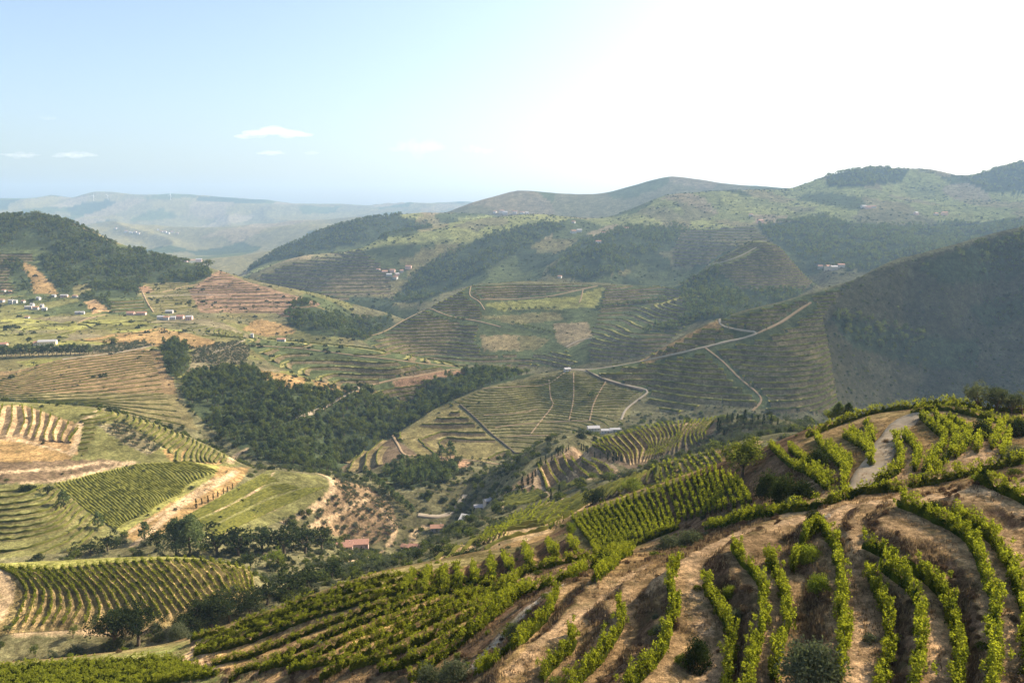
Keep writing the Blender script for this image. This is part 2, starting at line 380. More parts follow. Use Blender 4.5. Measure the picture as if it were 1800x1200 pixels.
# the near terraces: level treads with steep earth banks between the traced rows
_lv = np.array([-26.6, -27.5, -28.9, -30.2, -31.8, -33.6, -36.0, -37.6, -39.5])[::-1]
mN = (YY < 108) & (TT > -0.12) & (ZZ > _lv[0]) & (ZZ < _lv[-1])
zz = ZZ[mN] + .30 * fbm(XX[mN] / 1.7, YY[mN] / 1.7, 401, 3)
kq = np.clip(np.searchsorted(_lv, zz) - 1, 0, len(_lv) - 2)
fq = (zz - _lv[kq]) / (_lv[kq+1] - _lv[kq])
sq = np.clip((fq - .20) / .60, 0, 1); sq = sq * sq * (3 - 2 * sq)
fade = np.clip((100 - YY[mN]) / 22, 0, 1) * np.clip((TT[mN] + .12) / .1, 0, 1) * .85
ZZ[mN] = zz * (1 - fade) + (_lv[kq] + sq * (_lv[kq+1] - _lv[kq])) * fade
# terraces follow the rows
UU, VV = to_pix(XX, YY, ZZ)
for F in FIELDS:
    if F.h <= 0:
        continue
    m = (YY > F.yr[0]) & (YY < F.yr[1]) & (np.abs(TT) < 0.72)
    s, ins = F.index(UU[m], VV[m])
    f = s - np.floor(s)
    p = np.clip((f - 0.45) / 0.5, 0, 1)
    dzz = F.h * (p - f) * F.sign
    ed = np.clip(np.minimum(s, F.idx[-1] - s) * 2, 0, 1)
    ZZ[m] += np.where(ins, dzz * ed + 0.35 * F.h, 0.0)
W = ZZ / YY

# ------------------------------------------------------------------ locating things on the ground
def _frac(arr, x):
    i = np.clip(np.searchsorted(arr, x) - 1, 0, len(arr) - 2)
    return i, np.clip((x - arr[i]) / (arr[i+1] - arr[i]), 0, 1)
def zat(x, y):
    x = np.asarray(x, float); y = np.maximum(np.asarray(y, float), 22.0)
    i, fi = _frac(tc, x / y); j, fj = _frac(Lr, np.log(y))
    return (ZZ[i, j] * (1 - fi) + ZZ[i+1, j] * fi) * (1 - fj) + (ZZ[i, j+1] * (1 - fi) + ZZ[i+1, j+1] * fi) * fj
def ground(u, v, yr=(40, 13000)):
    """where the sight line of a photo point meets the ground between two distances"""
    u = np.atleast_1d(np.asarray(u, float)); v = np.atleast_1d(np.asarray(v, float))
    t, w = ray(u, v)
    i, fi = _frac(tc, t)
    j0 = int(np.searchsorted(Lr, math.log(yr[0]))); j1 = int(np.searchsorted(Lr, math.log(yr[1])))
    Wc_ = W[i, j0:j1] * (1 - fi)[:, None] + W[i+1, j0:j1] * fi[:, None]
    d = Wc_ - w[:, None]
    ok = d >= 0
    has = ok.any(1)
    jj = np.where(has, ok.argmax(1), d.argmax(1))
    jp = np.clip(jj - 1, 0, None)
    r = np.arange(len(t))
    d1, d0 = d[r, jj], d[r, jp]
    f = np.where(has & (jj > 0), np.clip(-d0 / np.where(np.abs(d1 - d0) < 1e-12, 1e-12, d1 - d0), 0, 1), 1.0)
    L = Lr[j0 + jp] * (1 - f) + Lr[j0 + jj] * f
    y = np.exp(L); x = t * y
    return np.c_[x, y, zat(x, y)]
def smooth_path(P, step):
    """resample a polyline in 3-D through a Catmull-Rom curve at a given spacing"""
    P = np.asarray(P, float)
    if len(P) > 2:
        Q = np.vstack([2 * P[0] - P[1], P, 2 * P[-1] - P[-2]])
        out = []
        for k in range(1, len(Q) - 2):
            for s in np.linspace(0, 1, 8, endpoint=False):
                p0, p1, p2, p3 = Q[k-1], Q[k], Q[k+1], Q[k+2]
                out.append(0.5 * ((2*p1) + (p2-p0)*s + (2*p0-5*p1+4*p2-p3)*s*s + (3*p1-p0-3*p2+p3)*s**3))
        out.append(P[-1]); P = np.array(out)
    d = np.r_[0, np.cumsum(np.hypot(*(np.diff(P[:, :2], axis=0)).T))]
    n = max(2, int(d[-1] / step) + 1)
    q = np.linspace(0, d[-1], n)
    x = np.interp(q, d, P[:, 0]); y = np.interp(q, d, P[:, 1])
    return np.c_[x, y, zat(x, y)]
def smooth_pix(uv, n=8):
    P = np.asarray(uv, float)
    if len(P) < 3:
        q = np.linspace(0, 1, 12)[:, None]
        return P[0] * (1 - q) + P[-1] * q
    Q = np.vstack([2 * P[0] - P[1], P, 2 * P[-1] - P[-2]])
    out = []
    for k in range(1, len(Q) - 2):
        for s in np.linspace(0, 1, n, endpoint=False):
            p0, p1, p2, p3 = Q[k-1], Q[k], Q[k+1], Q[k+2]
            out.append(0.5 * ((2*p1) + (p2-p0)*s + (2*p0-5*p1+4*p2-p3)*s*s + (3*p1-p0-3*p2+p3)*s**3))
    out.append(P[-1])
    return np.array(out)
def ground_path(uv, yr, step, smooth=3):
    q = smooth_pix(uv)
    P = ground(q[:, 0], q[:, 1], yr)
    for _ in range(smooth):
        P[1:-1] = 0.25 * P[:-2] + 0.5 * P[1:-1] + 0.25 * P[2:]
    return smooth_path(P[:, :3], step) if len(P) < 3 else smooth_path(P[::2] if len(P) > 9 else P, step)

# gradients of the ground on the grid
Zt = np.gradient(ZZ, tc, axis=0); ZL = np.gradient(ZZ, Lr, axis=1)
GX = Zt / YY; GY = (ZL - TT * Zt) / YY
UU, VV = to_pix(XX, YY, ZZ)
RUNMAX = np.maximum.accumulate(W, axis=1)
VIS = W >= RUNMAX - 2e-4
# ------------------------------------------------------------------ materials
def new_mat(name):
    m = bpy.data.materials.new(name); m.use_nodes = True
    nt = m.node_tree; nt.nodes.clear()
    out = nt.nodes.new('ShaderNodeOutputMaterial')
    return m, nt, out
def N(nt, kind, **kw):
    n = nt.nodes.new(kind)
    for k, v in kw.items():
        if k in n.inputs: n.inputs[k].default_value = v
        else: setattr(n, k, v)
    return n
def mixrgb(nt, fac, a, b, mode='MIX'):
    n = nt.nodes.new('ShaderNodeMix'); n.data_type = 'RGBA'; n.blend_type = mode
    for sock, val in ((n.inputs[0], fac), (n.inputs[6], a), (n.inputs[7], b)):
        if hasattr(val, 'links') or hasattr(val, 'is_linked'): nt.links.new(val, sock)
        elif isinstance(val, (int, float)): sock.default_value = val
        else: sock.default_value = (*val, 1)
    return n.outputs[2]
def ramp(nt, src, lo, hi, a=0.0, b=1.0):
    n = nt.nodes.new('ShaderNodeMapRange'); n.inputs[1].default_value = lo; n.inputs[2].default_value = hi
    n.inputs[3].default_value = a; n.inputs[4].default_value = b
    nt.links.new(src, n.inputs[0]); return n.outputs[0]
def noise_tex(nt, scale, detail=4, rough=0.6):
    tcn = nt.nodes.new('ShaderNodeNewGeometry')
    n = nt.nodes.new('ShaderNodeTexNoise'); n.inputs['Scale'].default_value = scale
    n.inputs['Detail'].default_value = detail; n.inputs['Roughness'].default_value = rough
    nt.links.new(tcn.outputs['Position'], n.inputs['Vector'])
    return n.outputs[0]
def land_material():
    """earth, dry grass and stubble; the land-use colour comes with the mesh"""
    m, nt, out = new_mat('land')
    at = N(nt, 'ShaderNodeAttribute', attribute_name='cover')
    c = at.outputs['Color']
    for sc, lo, hi in ((0.035, 0.74, 1.26), (0.13, 0.66, 1.34), (0.5, 0.62, 1.38), (2.1, 0.62, 1.38), (9.0, 0.62, 1.38)):
        f = ramp(nt, noise_tex(nt, sc, 3), 0.34, 0.66, lo, hi)
        cb = nt.nodes.new('ShaderNodeCombineColor')
        for k in range(3): nt.links.new(f, cb.inputs[k])
        c = mixrgb(nt, 1.0, c, cb.outputs[0], 'MULTIPLY')
    # straw and stones
    c = mixrgb(nt, ramp(nt, noise_tex(nt, 5.5, 5, 0.75), 0.60, 0.78, 0, 0.45), c, (0.36, 0.29, 0.19))
    c = mixrgb(nt, ramp(nt, noise_tex(nt, 0.55, 5, 0.75), 0.52, 0.68, 0, 0.55), c, (0.11, 0.085, 0.04))
    c = mixrgb(nt, ramp(nt, noise_tex(nt, 0.17, 5, 0.75), 0.54, 0.66, 0, 0.45), c, (0.085, 0.095, 0.035))
    d = N(nt, 'ShaderNodeBsdfDiffuse', Roughness=1.0)
    nt.links.new(c, d.inputs['Color'])
    bp = N(nt, 'ShaderNodeBump', Strength=0.9, Distance=0.25)
    nt.links.new(noise_tex(nt, 2.6, 6, 0.7), bp.inputs['Height'])
    nt.links.new(bp.outputs[0], d.inputs['Normal'])
    nt.links.new(d.outputs[0], out.inputs[0])
    return m
LAND = land_material()
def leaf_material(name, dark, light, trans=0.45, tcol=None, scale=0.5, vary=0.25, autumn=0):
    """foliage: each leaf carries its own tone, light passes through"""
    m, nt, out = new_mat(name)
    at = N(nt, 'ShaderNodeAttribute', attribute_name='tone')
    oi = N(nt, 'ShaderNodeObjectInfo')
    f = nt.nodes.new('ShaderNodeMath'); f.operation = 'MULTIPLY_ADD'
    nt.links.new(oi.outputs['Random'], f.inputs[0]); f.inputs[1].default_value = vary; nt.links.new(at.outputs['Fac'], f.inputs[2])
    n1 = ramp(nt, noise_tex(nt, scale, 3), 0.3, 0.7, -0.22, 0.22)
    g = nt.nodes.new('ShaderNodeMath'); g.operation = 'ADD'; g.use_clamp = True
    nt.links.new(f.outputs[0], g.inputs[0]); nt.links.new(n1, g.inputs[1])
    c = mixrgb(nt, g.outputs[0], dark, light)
    if autumn:
        c = mixrgb(nt, ramp(nt, noise_tex(nt, 2.3, 4, .7), .60, .70, 0, autumn), c, (.30, .20, .03))
    d = N(nt, 'ShaderNodeBsdfDiffuse', Roughness=1.0)
    nt.links.new(c, d.inputs['Color'])
    tr = N(nt, 'ShaderNodeBsdfTranslucent')
    c2 = mixrgb(nt, 1.0, c, tcol or (1.25, 1.3, 0.6), 'MULTIPLY')
    nt.links.new(c2, tr.inputs['Color'])
    mx = N(nt, 'ShaderNodeMixShader'); mx.inputs[0].default_value = trans
    nt.links.new(d.outputs[0], mx.inputs[1]); nt.links.new(tr.outputs[0], mx.inputs[2])
    nt.links.new(mx.outputs[0], out.inputs[0])
    return m
def plain(name, col, var=0.15, scale=1.0, bump=0.0):
    m, nt, out = new_mat(name)
    c = mixrgb(nt, ramp(nt, noise_tex(nt, scale, 4), 0.3, 0.7, 0, 1), [x * (1 - var) for x in col], [min(1, x * (1 + var)) for x in col])
    b = N(nt, 'ShaderNodeBsdfPrincipled'); b.inputs['Roughness'].default_value = 0.9
    b.inputs['Specular IOR Level'].default_value = 0.15
    nt.links.new(c, b.inputs['Base Color'])
    if bump:
        bp = N(nt, 'ShaderNodeBump', Strength=bump, Distance=0.1)
        nt.links.new(noise_tex(nt, scale * 3, 5), bp.inputs['Height']); nt.links.new(bp.outputs[0], b.inputs['Normal'])
    nt.links.new(b.outputs[0], out.inputs[0])
    return m

# ------------------------------------------------------------------ mesh helpers
def mesh_from(name, V, F, attrs=None, smooth=True, mats=(), midx=None):
    """V (n,3); F (m,4) or (m,3) or a list of both kinds"""
    Fs = F if isinstance(F, list) else [F]
    me = bpy.data.meshes.new(name)
    V = np.asarray(V, np.float32)
    me.vertices.add(len(V)); me.vertices.foreach_set('co', V.ravel())
    loops = np.concatenate([np.asarray(f, np.int32).ravel() for f in Fs])
    tot = np.concatenate([np.full(len(f), np.shape(f)[1], np.int32) for f in Fs])
    st = np.r_[0, np.cumsum(tot)[:-1]].astype(np.int32)
    me.loops.add(len(loops)); me.loops.foreach_set('vertex_index', loops)
    me.polygons.add(len(tot)); me.polygons.foreach_set('loop_start', st)
    if midx is not None: me.polygons.foreach_set('material_index', np.asarray(midx, np.int32))
    me.polygons.foreach_set('use_smooth', np.full(len(tot), smooth))
    for k, a in (attrs or {}).items():
        a = np.asarray(a, np.float32)
        if a.ndim == 2:
            at = me.attributes.new(k, 'FLOAT_COLOR', 'POINT'); at.data.foreach_set('color', np.c_[a, np.ones(len(a), np.float32)].ravel())
        else:
            at = me.attributes.new(k, 'FLOAT', 'POINT'); at.data.foreach_set('value', a)
    for mt in mats: me.materials.append(mt)
    me.update(calc_edges=True)
    return me
def add_obj(name, me, parent=None, **props):
    o = bpy.data.objects.new(name, me); COL.objects.link(o)
    if parent is not None: o.parent = parent
    for k, v in props.items(): o[k] = v
    return o
def inpoly(u, v, P):
    P = np.asarray(P, float)
    r = np.zeros(np.shape(u), bool)
    x0, y0 = P[:, 0], P[:, 1]; x1, y1 = np.roll(x0, -1), np.roll(y0, -1)
    for a, b, c, d in zip(x0, y0, x1, y1):
        if b == d: continue
        cr = ((b > v) != (d > v)) & (u < (c - a) * (v - b) / (d - b) + a)
        r ^= cr
    return r

# ------------------------------------------------------------------ land use
C_TAN = (.45,.285,.135); C_DRY = (.32,.205,.085); C_BROWN = (.19,.125,.065); C_RED = (.29,.175,.10); C_VINE = (.165,.155,.055); C_VINEL = (.24,.225,.065)
C_WOOD = (.05,.065,.03); C_SCRUB = (.15,.135,.065); C_OLIVE = (.20,.165,.09); C_DULL = (.175,.15,.062); C_DARKG = (.085,.10,.04); C_BANK = (.16,.11,.065)
CV = np.zeros(ZZ.shape + (3,)); CV[:] = C_SCRUB
CLS = np.zeros(ZZ.shape, np.int8)        # 0 open, then one number for each kind of planting
def setc(m, col): CV[m] = col
setc(YY < 215, C_DRY)
# quilt of small fields on the plateau and far hills
def quilt(m, cell, cols, seed, stretch=(1, 1)):
    x = XX[m] / cell * stretch[0]; y = YY[m] / cell * stretch[1]
    x = x + 0.35 * fbm(x, y, seed, 2); y = y + 0.35 * fbm(x + 9, y - 4, seed + 1, 2)
    ix = np.floor(x).astype(np.int64); iy = np.floor(y).astype(np.int64)
    best = np.full(x.shape, 9e9); key = np.zeros(x.shape)
    for a in (-1, 0, 1):
        for b in (-1, 0, 1):
            px = ix + a + _hash(ix + a, iy + b, seed + 3); py = iy + b + _hash(ix + a, iy + b, seed + 4)
            d = (px - x) ** 2 + (py - y) ** 2
            k = d < best
            best = np.where(k, d, best); key = np.where(k, _hash(ix + a, iy + b, seed + 5), key)
    c = np.array(cols)
    CV[m] = c[np.minimum((key * len(cols)).astype(int), len(cols) - 1)]
quilt(YY > 3900, 330, [C_SCRUB, C_WOOD, (.20,.16,.09), C_DULL, C_DARKG, C_DULL, C_SCRUB, (.22,.18,.11)], 50, (1, .5))
quilt((YY > 2650) & (YY <= 3900), 120, [(.21,.21,.075), (.27,.26,.09), C_DARKG, (.19,.17,.08), (.22,.22,.08), (.24,.20,.09), (.25,.25,.085), (.28,.22,.12)], 60, (1, .55))
quilt((YY > 1980) & (YY <= 2650), 170, [C_DARKG, C_SCRUB, C_DULL, C_DARKG, C_WOOD], 70)
quilt((YY > 1290) & (YY <= 1980) & (TT < -0.2), 90, [C_DARKG, C_SCRUB, C_DULL, C_VINE], 75)
quilt((YY > 920) & (YY <= 1420) & (TT < -0.22), 62, [C_VINE, C_DULL, C_VINE, C_SCRUB, C_VINEL, C_OLIVE], 80, (.6, 1.5))
POLY = []   # (class, colour, distance range, outline)
W_, O_, S_ = 1, 2, 3            # wood, olives, scrub bushes
def P(cls, col, yr, pts): POLY.append((cls, col, yr, pts))
# left hill
P(0, C_DARKG, (1600,2300), [(-80,383),(70,378),(200,427),(375,472),(340,500),(245,500),(215,550),(100,520),(-80,520)])
P(W_, C_WOOD, (1500,2300), [(-80,380),(0,380),(70,378),(120,390),(170,412),(205,432),(195,440),(140,434),(90,439),(0,434),(-80,434)])
P(W_, C_WOOD, (1450,2300), [(66,446),(130,434),(200,442),(240,440),(300,455),(345,466),(378,486),(330,499),(290,498),(245,501),(240,522),(215,546),(180,549),(150,527),(110,514),(85,492),(72,468)])
P(W_, C_WOOD, (1500,2100), [(5,462),(30,460),(55,480),(60,505),(40,512),(22,490)])
P(0, C_DRY, (1400,2000), [(30,455),(62,470),(95,503),(102,517),(60,517),(54,492)])
P(0, C_DULL, (1400,2000), [(130,500),(155,500),(165,515),(130,518)])
P(0, C_TAN, (1300,1700), [(147,530),(166,526),(194,547),(163,551)])
P(0, C_DARKG, (1300,1700), [(188,524),(250,520),(266,550),(196,550)])
P(0, C_DULL, (1300,1900), [(252,499),(328,496),(340,512),(352,546),(270,550),(248,520)])
P(0, C_RED, (1300,2000), [(243,505),(262,502),(270,512),(250,515)])
P(0, (.27,.17,.10), (1300,2100), [(332,510),(388,474),(420,490),(500,515),(560,532),(520,562),(480,550),(352,549)])
P(W_, C_WOOD, (1350,2000), [(498,545),(530,527),(560,541),(620,562),(684,552),(694,570),(640,598),(590,592),(540,588),(508,572)])
P(0, C_DRY, (1280,1700), [(450,560),(510,572),(520,585),(470,592),(425,580)])
P(0, C_DRY, (1050,1420), [(130,598),(280,576),(350,590),(395,607),(330,613),(200,603)])
P(0, (.215,.145,.07), (840,1180), [(-80,700),(-80,655),(30,652),(110,630),(250,612),(288,620),(302,655),(310,690),(345,750),(250,728),(180,712),(60,703)])
P(0, (.17,.14,.06), (780,1000), [(-80,700),(60,690),(200,690),(310,692),(350,755),(250,735),(180,715),(60,706)])
P(W_, C_WOOD, (950,1250), [(280,604),(330,603),(336,642),(312,668),(292,655)])
P(0, C_VINEL, (900,1150), [(312,662),(400,640),(440,642),(420,662),(330,668)])
P(O_, C_OLIVE, (1000,1280), [(340,612),(420,600),(440,610),(430,640),(380,640),(335,640)])
P(O_, C_OLIVE, (1080,1250), [(160,612),(250,600),(262,610),(190,622),(140,622)])
# terraced spur and wooded spur
P(0, C_DARKG, (980,1240), [(428,593),(500,597),(600,605),(700,620),(800,640),(838,653),(760,667),(722,702),(640,692),(560,672),(480,642),(440,612)])
P(0, C_RED, (980,1200), [(745,650),(830,652),(765,667),(700,690),(690,668)])
P(W_, C_WOOD, (690,1010), [(312,682),(350,652),(430,642),(470,662),(500,682),(560,688),(610,688),(642,682),(702,718),(728,738),(696,766),(640,800),(590,828),(540,832),(440,802),(380,762),(340,722)])
P(0, C_DRY, (880,1020), [(455,650),(540,664),(532,682),(480,678)])
P(0, C_TAN, (880,1020), [(598,670),(632,674),(634,688),(606,690)])
P(0, C_DRY, (880,1030), [(548,668),(600,672),(598,686),(560,684)])
P(W_, C_WOOD, (820,1200), [(722,745),(700,716),(740,690),(762,666),(832,652),(900,641),(966,645),(930,662),(850,680),(770,716),(738,738)])
# centre hill
P(0, C_DULL, (730,1060), [(690,766),(770,716),(850,682),(1000,652),(1132,686),(1100,742),(1052,762),(1012,797),(905,797),(862,762),(808,712)])
P(0, (.20,.165,.065), (730,1060), [(695,765),(800,712),(905,797),(860,812),(800,802),(735,800)])
P(0, C_BANK, (730,900), [(600,822),(690,768),(735,800),(700,806),(640,830)])
P(0, C_RED, (740,860), [(735,800),(800,802),(830,812),(800,835),(790,812)])
P(W_, C_WOOD, (640,800), [(665,832),(720,816),(798,808),(806,832),(772,852),(722,864),(690,852)])
P(S_, C_SCRUB, (560,760), [(690,860),(770,852),(800,850),(860,830),(930,812),(900,850),(850,880),(800,905),(760,890),(720,905)])
P(S_, C_SCRUB, (440,640), [(600,930),(650,960),(700,965),(730,930),(820,920),(870,905),(850,940),(780,975),(700,995),(600,1010),(560,990)])
# right hill
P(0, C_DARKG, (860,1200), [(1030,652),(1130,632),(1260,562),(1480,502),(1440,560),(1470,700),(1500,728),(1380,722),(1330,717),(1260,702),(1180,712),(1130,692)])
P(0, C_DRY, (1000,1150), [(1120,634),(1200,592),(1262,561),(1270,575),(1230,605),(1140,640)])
P(S_, (.075,.068,.036), (900,1300), [(1480,502),(1560,470),(1700,430),(1802,402),(1900,380),(1900,740),(1500,740),(1470,700),(1444,560)])  # scrub slope; ground colour darkened so that it reads as shade
P(W_, C_WOOD, (1100,1330), [(1610,466),(1680,440),(1802,404),(1900,380),(1900,470),(1760,490),(1660,500)])
P(W_, C_WOOD, (930,1250), [(1458,556),(1520,562),(1600,588),(1722,598),(1716,652),(1600,640),(1500,612)])
P(W_, C_WOOD, (930,1290), [(1700,540),(1802,520),(1802,560),(1740,575)])
# middle vineyard hill
P(0, C_DARKG, (1290,1860), [(640,600),(760,537),(830,500),(1180,502),(1250,500),(1230,560),(1120,640),(1030,650),(900,640),(700,640)])
P(0, C_VINEL, (1300,1860), [(850,532),(1010,521),(1062,503),(1050,540),(880,546)])
P(0, C_DULL, (1300,1860), [(838,556),(980,548),(992,562),(900,570)])
P(0, (.26,.20,.095), (1300,1860), [(846,590),(912,588),(914,616),(848,616)])
P(0, C_DULL, (1300,1860), [(914,588),(968,596),(940,616),(914,616)])
P(0, (.25,.19,.10), (1300,1860), [(972,570),(1032,565),(1042,590),(1000,612),(980,600)])
# slopes behind
P(W_, C_WOOD, (1980,2900), [(690,530),(740,470),(840,420),(960,388),(1000,395),(920,440),(820,495),(740,535)])
P(W_, C_WOOD, (1980,3000), [(960,482),(1010,432),(1090,402),(1190,395),(1212,410),(1110,470),(1030,496)])
P(W_, C_WOOD, (1380,1800), [(1182,482),(1260,470),(1300,502),(1400,512),(1440,500),(1400,522),(1290,560),(1230,564),(1180,585),(1120,625),(1090,640),(1060,620),(1120,590),(1200,540)])
P(W_, C_WOOD, (1900,2900), [(1330,397),(1400,387),(1450,377),(1500,402),(1600,396),(1700,391),(1900,385),(1900,420),(1620,456),(1530,477),(1440,472),(1400,452),(1350,422)])
P(W_, C_WOOD, (3300,3900), [(1450,306),(1530,294),(1600,299),(1580,322),(1500,330),(1455,330)])
P(W_, C_WOOD, (3200,3900), [(1690,316),(1800,282),(1900,262),(1900,340),(1740,340)])
P(W_, C_WOOD, (2700,3700), [(430,480),(480,440),(560,405),(640,384),(700,376),(760,400),(620,432),(500,456)])
P(0, C_VINE, (1650,1980), [(1238,467),(1330,420),(1372,432),(1430,498),(1400,512),(1300,505),(1262,472)])
# left middle terraces and valley
P(0, C_VINE, (505,650), [(-80,703),(120,710),(250,735),(400,800),(425,818),(380,822),(300,812),(220,812),(100,812),(-80,812)])
P(0, C_TAN, (540,650), [(-80,710),(40,712),(145,748),(132,798),(60,780),(-80,775)])
P(0, C_DRY, (505,600), [(-80,775),(60,778),(130,800),(120,815),(-80,815)])
P(O_, C_OLIVE, (520,640), [(170,745),(215,742),(285,785),(260,800),(215,780)])
P(0, C_DRY, (520,640), [(285,790),(330,775),(400,805),(380,818),(300,812)])
P(0, C_BANK, (490,600), [(-80,815),(120,808),(200,808),(230,815),(100,845),(-80,850)])
P(0, C_VINEL, (440,580), [(95,850),(160,832),(240,814),(330,810),(385,818),(388,832),(360,852),(300,885),(215,938),(150,895)])
P(0, C_VINE, (400,510), [(-80,850),(95,850),(150,895),(210,940),(200,960),(-80,990)])
P(0, C_DRY, (430,620), [(388,818),(440,822),(420,850),(340,900),(280,940),(235,950),(215,940),(300,885),(365,850)])
P(0, C_VINE, (440,640), [(330,905),(420,852),(470,826),(560,835),(585,850),(580,868),(520,905),(430,940),(370,950)])
P(O_, (.28,.19,.105), (480,640), [(588,838),(640,845),(690,890),(700,935),(660,955),(600,945),(545,925),(560,900),(590,870)])
P(S_, C_SCRUB, (380,500), [(230,950),(330,960),(430,945),(560,930),(590,960),(560,985),(440,985),(230,985)])
# near left hill
P(0, (.29,.215,.09), (235,300), [(-80,992),(100,985),(250,977),(350,980),(442,1000),(447,1050),(420,1060),(350,1085),(280,1105),(100,1115),(-80,1115)])
P(0, C_VINEL, (262,300), [(-80,990),(100,984),(250,976),(350,979),(446,998),(430,1003),(350,994),(250,988),(100,997),(-80,1003)])
P(S_, C_SCRUB, (190,262), [(-80,1120),(100,1116),(280,1108),(420,1062),(480,1040),(540,1030),(560,1050),(330,1130),(-80,1180)])
# valley between
P(S_, C_SCRUB, (270,480), [(450,1010),(480,985),(600,985),(740,990),(620,1020),(560,1042),(470,1060)])
P(0, C_VINEL, (440,560), [(884,871),(902,862),(938,853),(954,862),(961,876),(936,887),(902,889),(887,894)])
P(0, C_VINE, (430,560), [(992,853),(1024,835),(1032,846),(1024,862),(992,873)])
P(0, (.24,.16,.09), (480,600), [(900,855),(960,812),(1010,785),(1060,800),(1095,838),(1060,860),(960,872)])
P(0, (.21,.145,.085), (490,580), [(1030,787),(1120,757),(1260,735),(1262,765),(1240,790),(1200,800),(1150,815),(1105,825)])
P(0, C_DRY, (280,440), [(840,970),(900,915),(1000,875),(1080,850),(1180,812),(1280,788),(1290,830),(1000,960)])
P(O_, C_OLIVE, (380,600), [(1260,740),(1300,745),(1420,745),(1440,765),(1340,785),(1240,800),(1200,800),(1250,770)])
# near hill
P(0, (.20,.165,.065), (110,200), [(1000,905),(1270,815),(1330,830),(1320,900),(1190,950),(1020,985)])
P(0, (.21,.17,.07), (100,215), [(250,1150),(330,1120),(560,1035),(740,988),(1000,940),(1000,965),(740,1012),(560,1065),(330,1150)])
P(0, C_DRY, (60,200), [(330,1150),(560,1062),(740,1010),(1000,960),(1000,1000),(850,1110),(720,1205),(330,1205)])
P(0, (.15,.16,.05), (60,200), [(-80,1160),(330,1125),(350,1165),(480,1205),(-80,1205)])
FREE = np.ones(ZZ.shape, bool)
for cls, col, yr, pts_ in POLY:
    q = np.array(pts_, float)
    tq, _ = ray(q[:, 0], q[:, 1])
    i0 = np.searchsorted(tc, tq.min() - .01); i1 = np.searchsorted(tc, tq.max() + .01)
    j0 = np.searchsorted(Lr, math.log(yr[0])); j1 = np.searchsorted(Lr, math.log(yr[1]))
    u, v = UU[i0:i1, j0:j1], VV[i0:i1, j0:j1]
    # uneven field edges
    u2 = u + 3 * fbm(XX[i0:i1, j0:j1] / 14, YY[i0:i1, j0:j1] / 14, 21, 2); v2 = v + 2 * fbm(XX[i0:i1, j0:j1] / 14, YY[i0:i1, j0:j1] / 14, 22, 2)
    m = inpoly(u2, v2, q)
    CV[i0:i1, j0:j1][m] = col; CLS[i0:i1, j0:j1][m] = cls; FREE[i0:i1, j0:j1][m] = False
# ground patches of grass and bare earth
nz = np.clip(0.5 + 0.9 * fbm(XX / 26, YY / 26, 61, 4), 0, 1)[..., None]
CV = CV * (0.80 + 0.40 * nz)
NEAR = (YY < 215)
k = np.clip(1.5 * fbm(XX / 6, YY / 6, 66, 3) + 0.1, 0, 1)[..., None] * NEAR[..., None]
CV = CV * (1 - 0.6 * k) + np.array((.17, .15, .06)) * 0.6 * k
# bare treads and brown banks on the near terraces
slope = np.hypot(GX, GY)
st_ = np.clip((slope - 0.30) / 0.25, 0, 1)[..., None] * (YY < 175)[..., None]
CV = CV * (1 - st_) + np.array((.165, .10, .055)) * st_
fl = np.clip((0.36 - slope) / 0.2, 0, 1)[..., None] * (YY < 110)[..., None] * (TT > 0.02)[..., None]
CV = CV * (1 - .75 * fl) + np.array((.42, .27, .135)) * .75 * fl

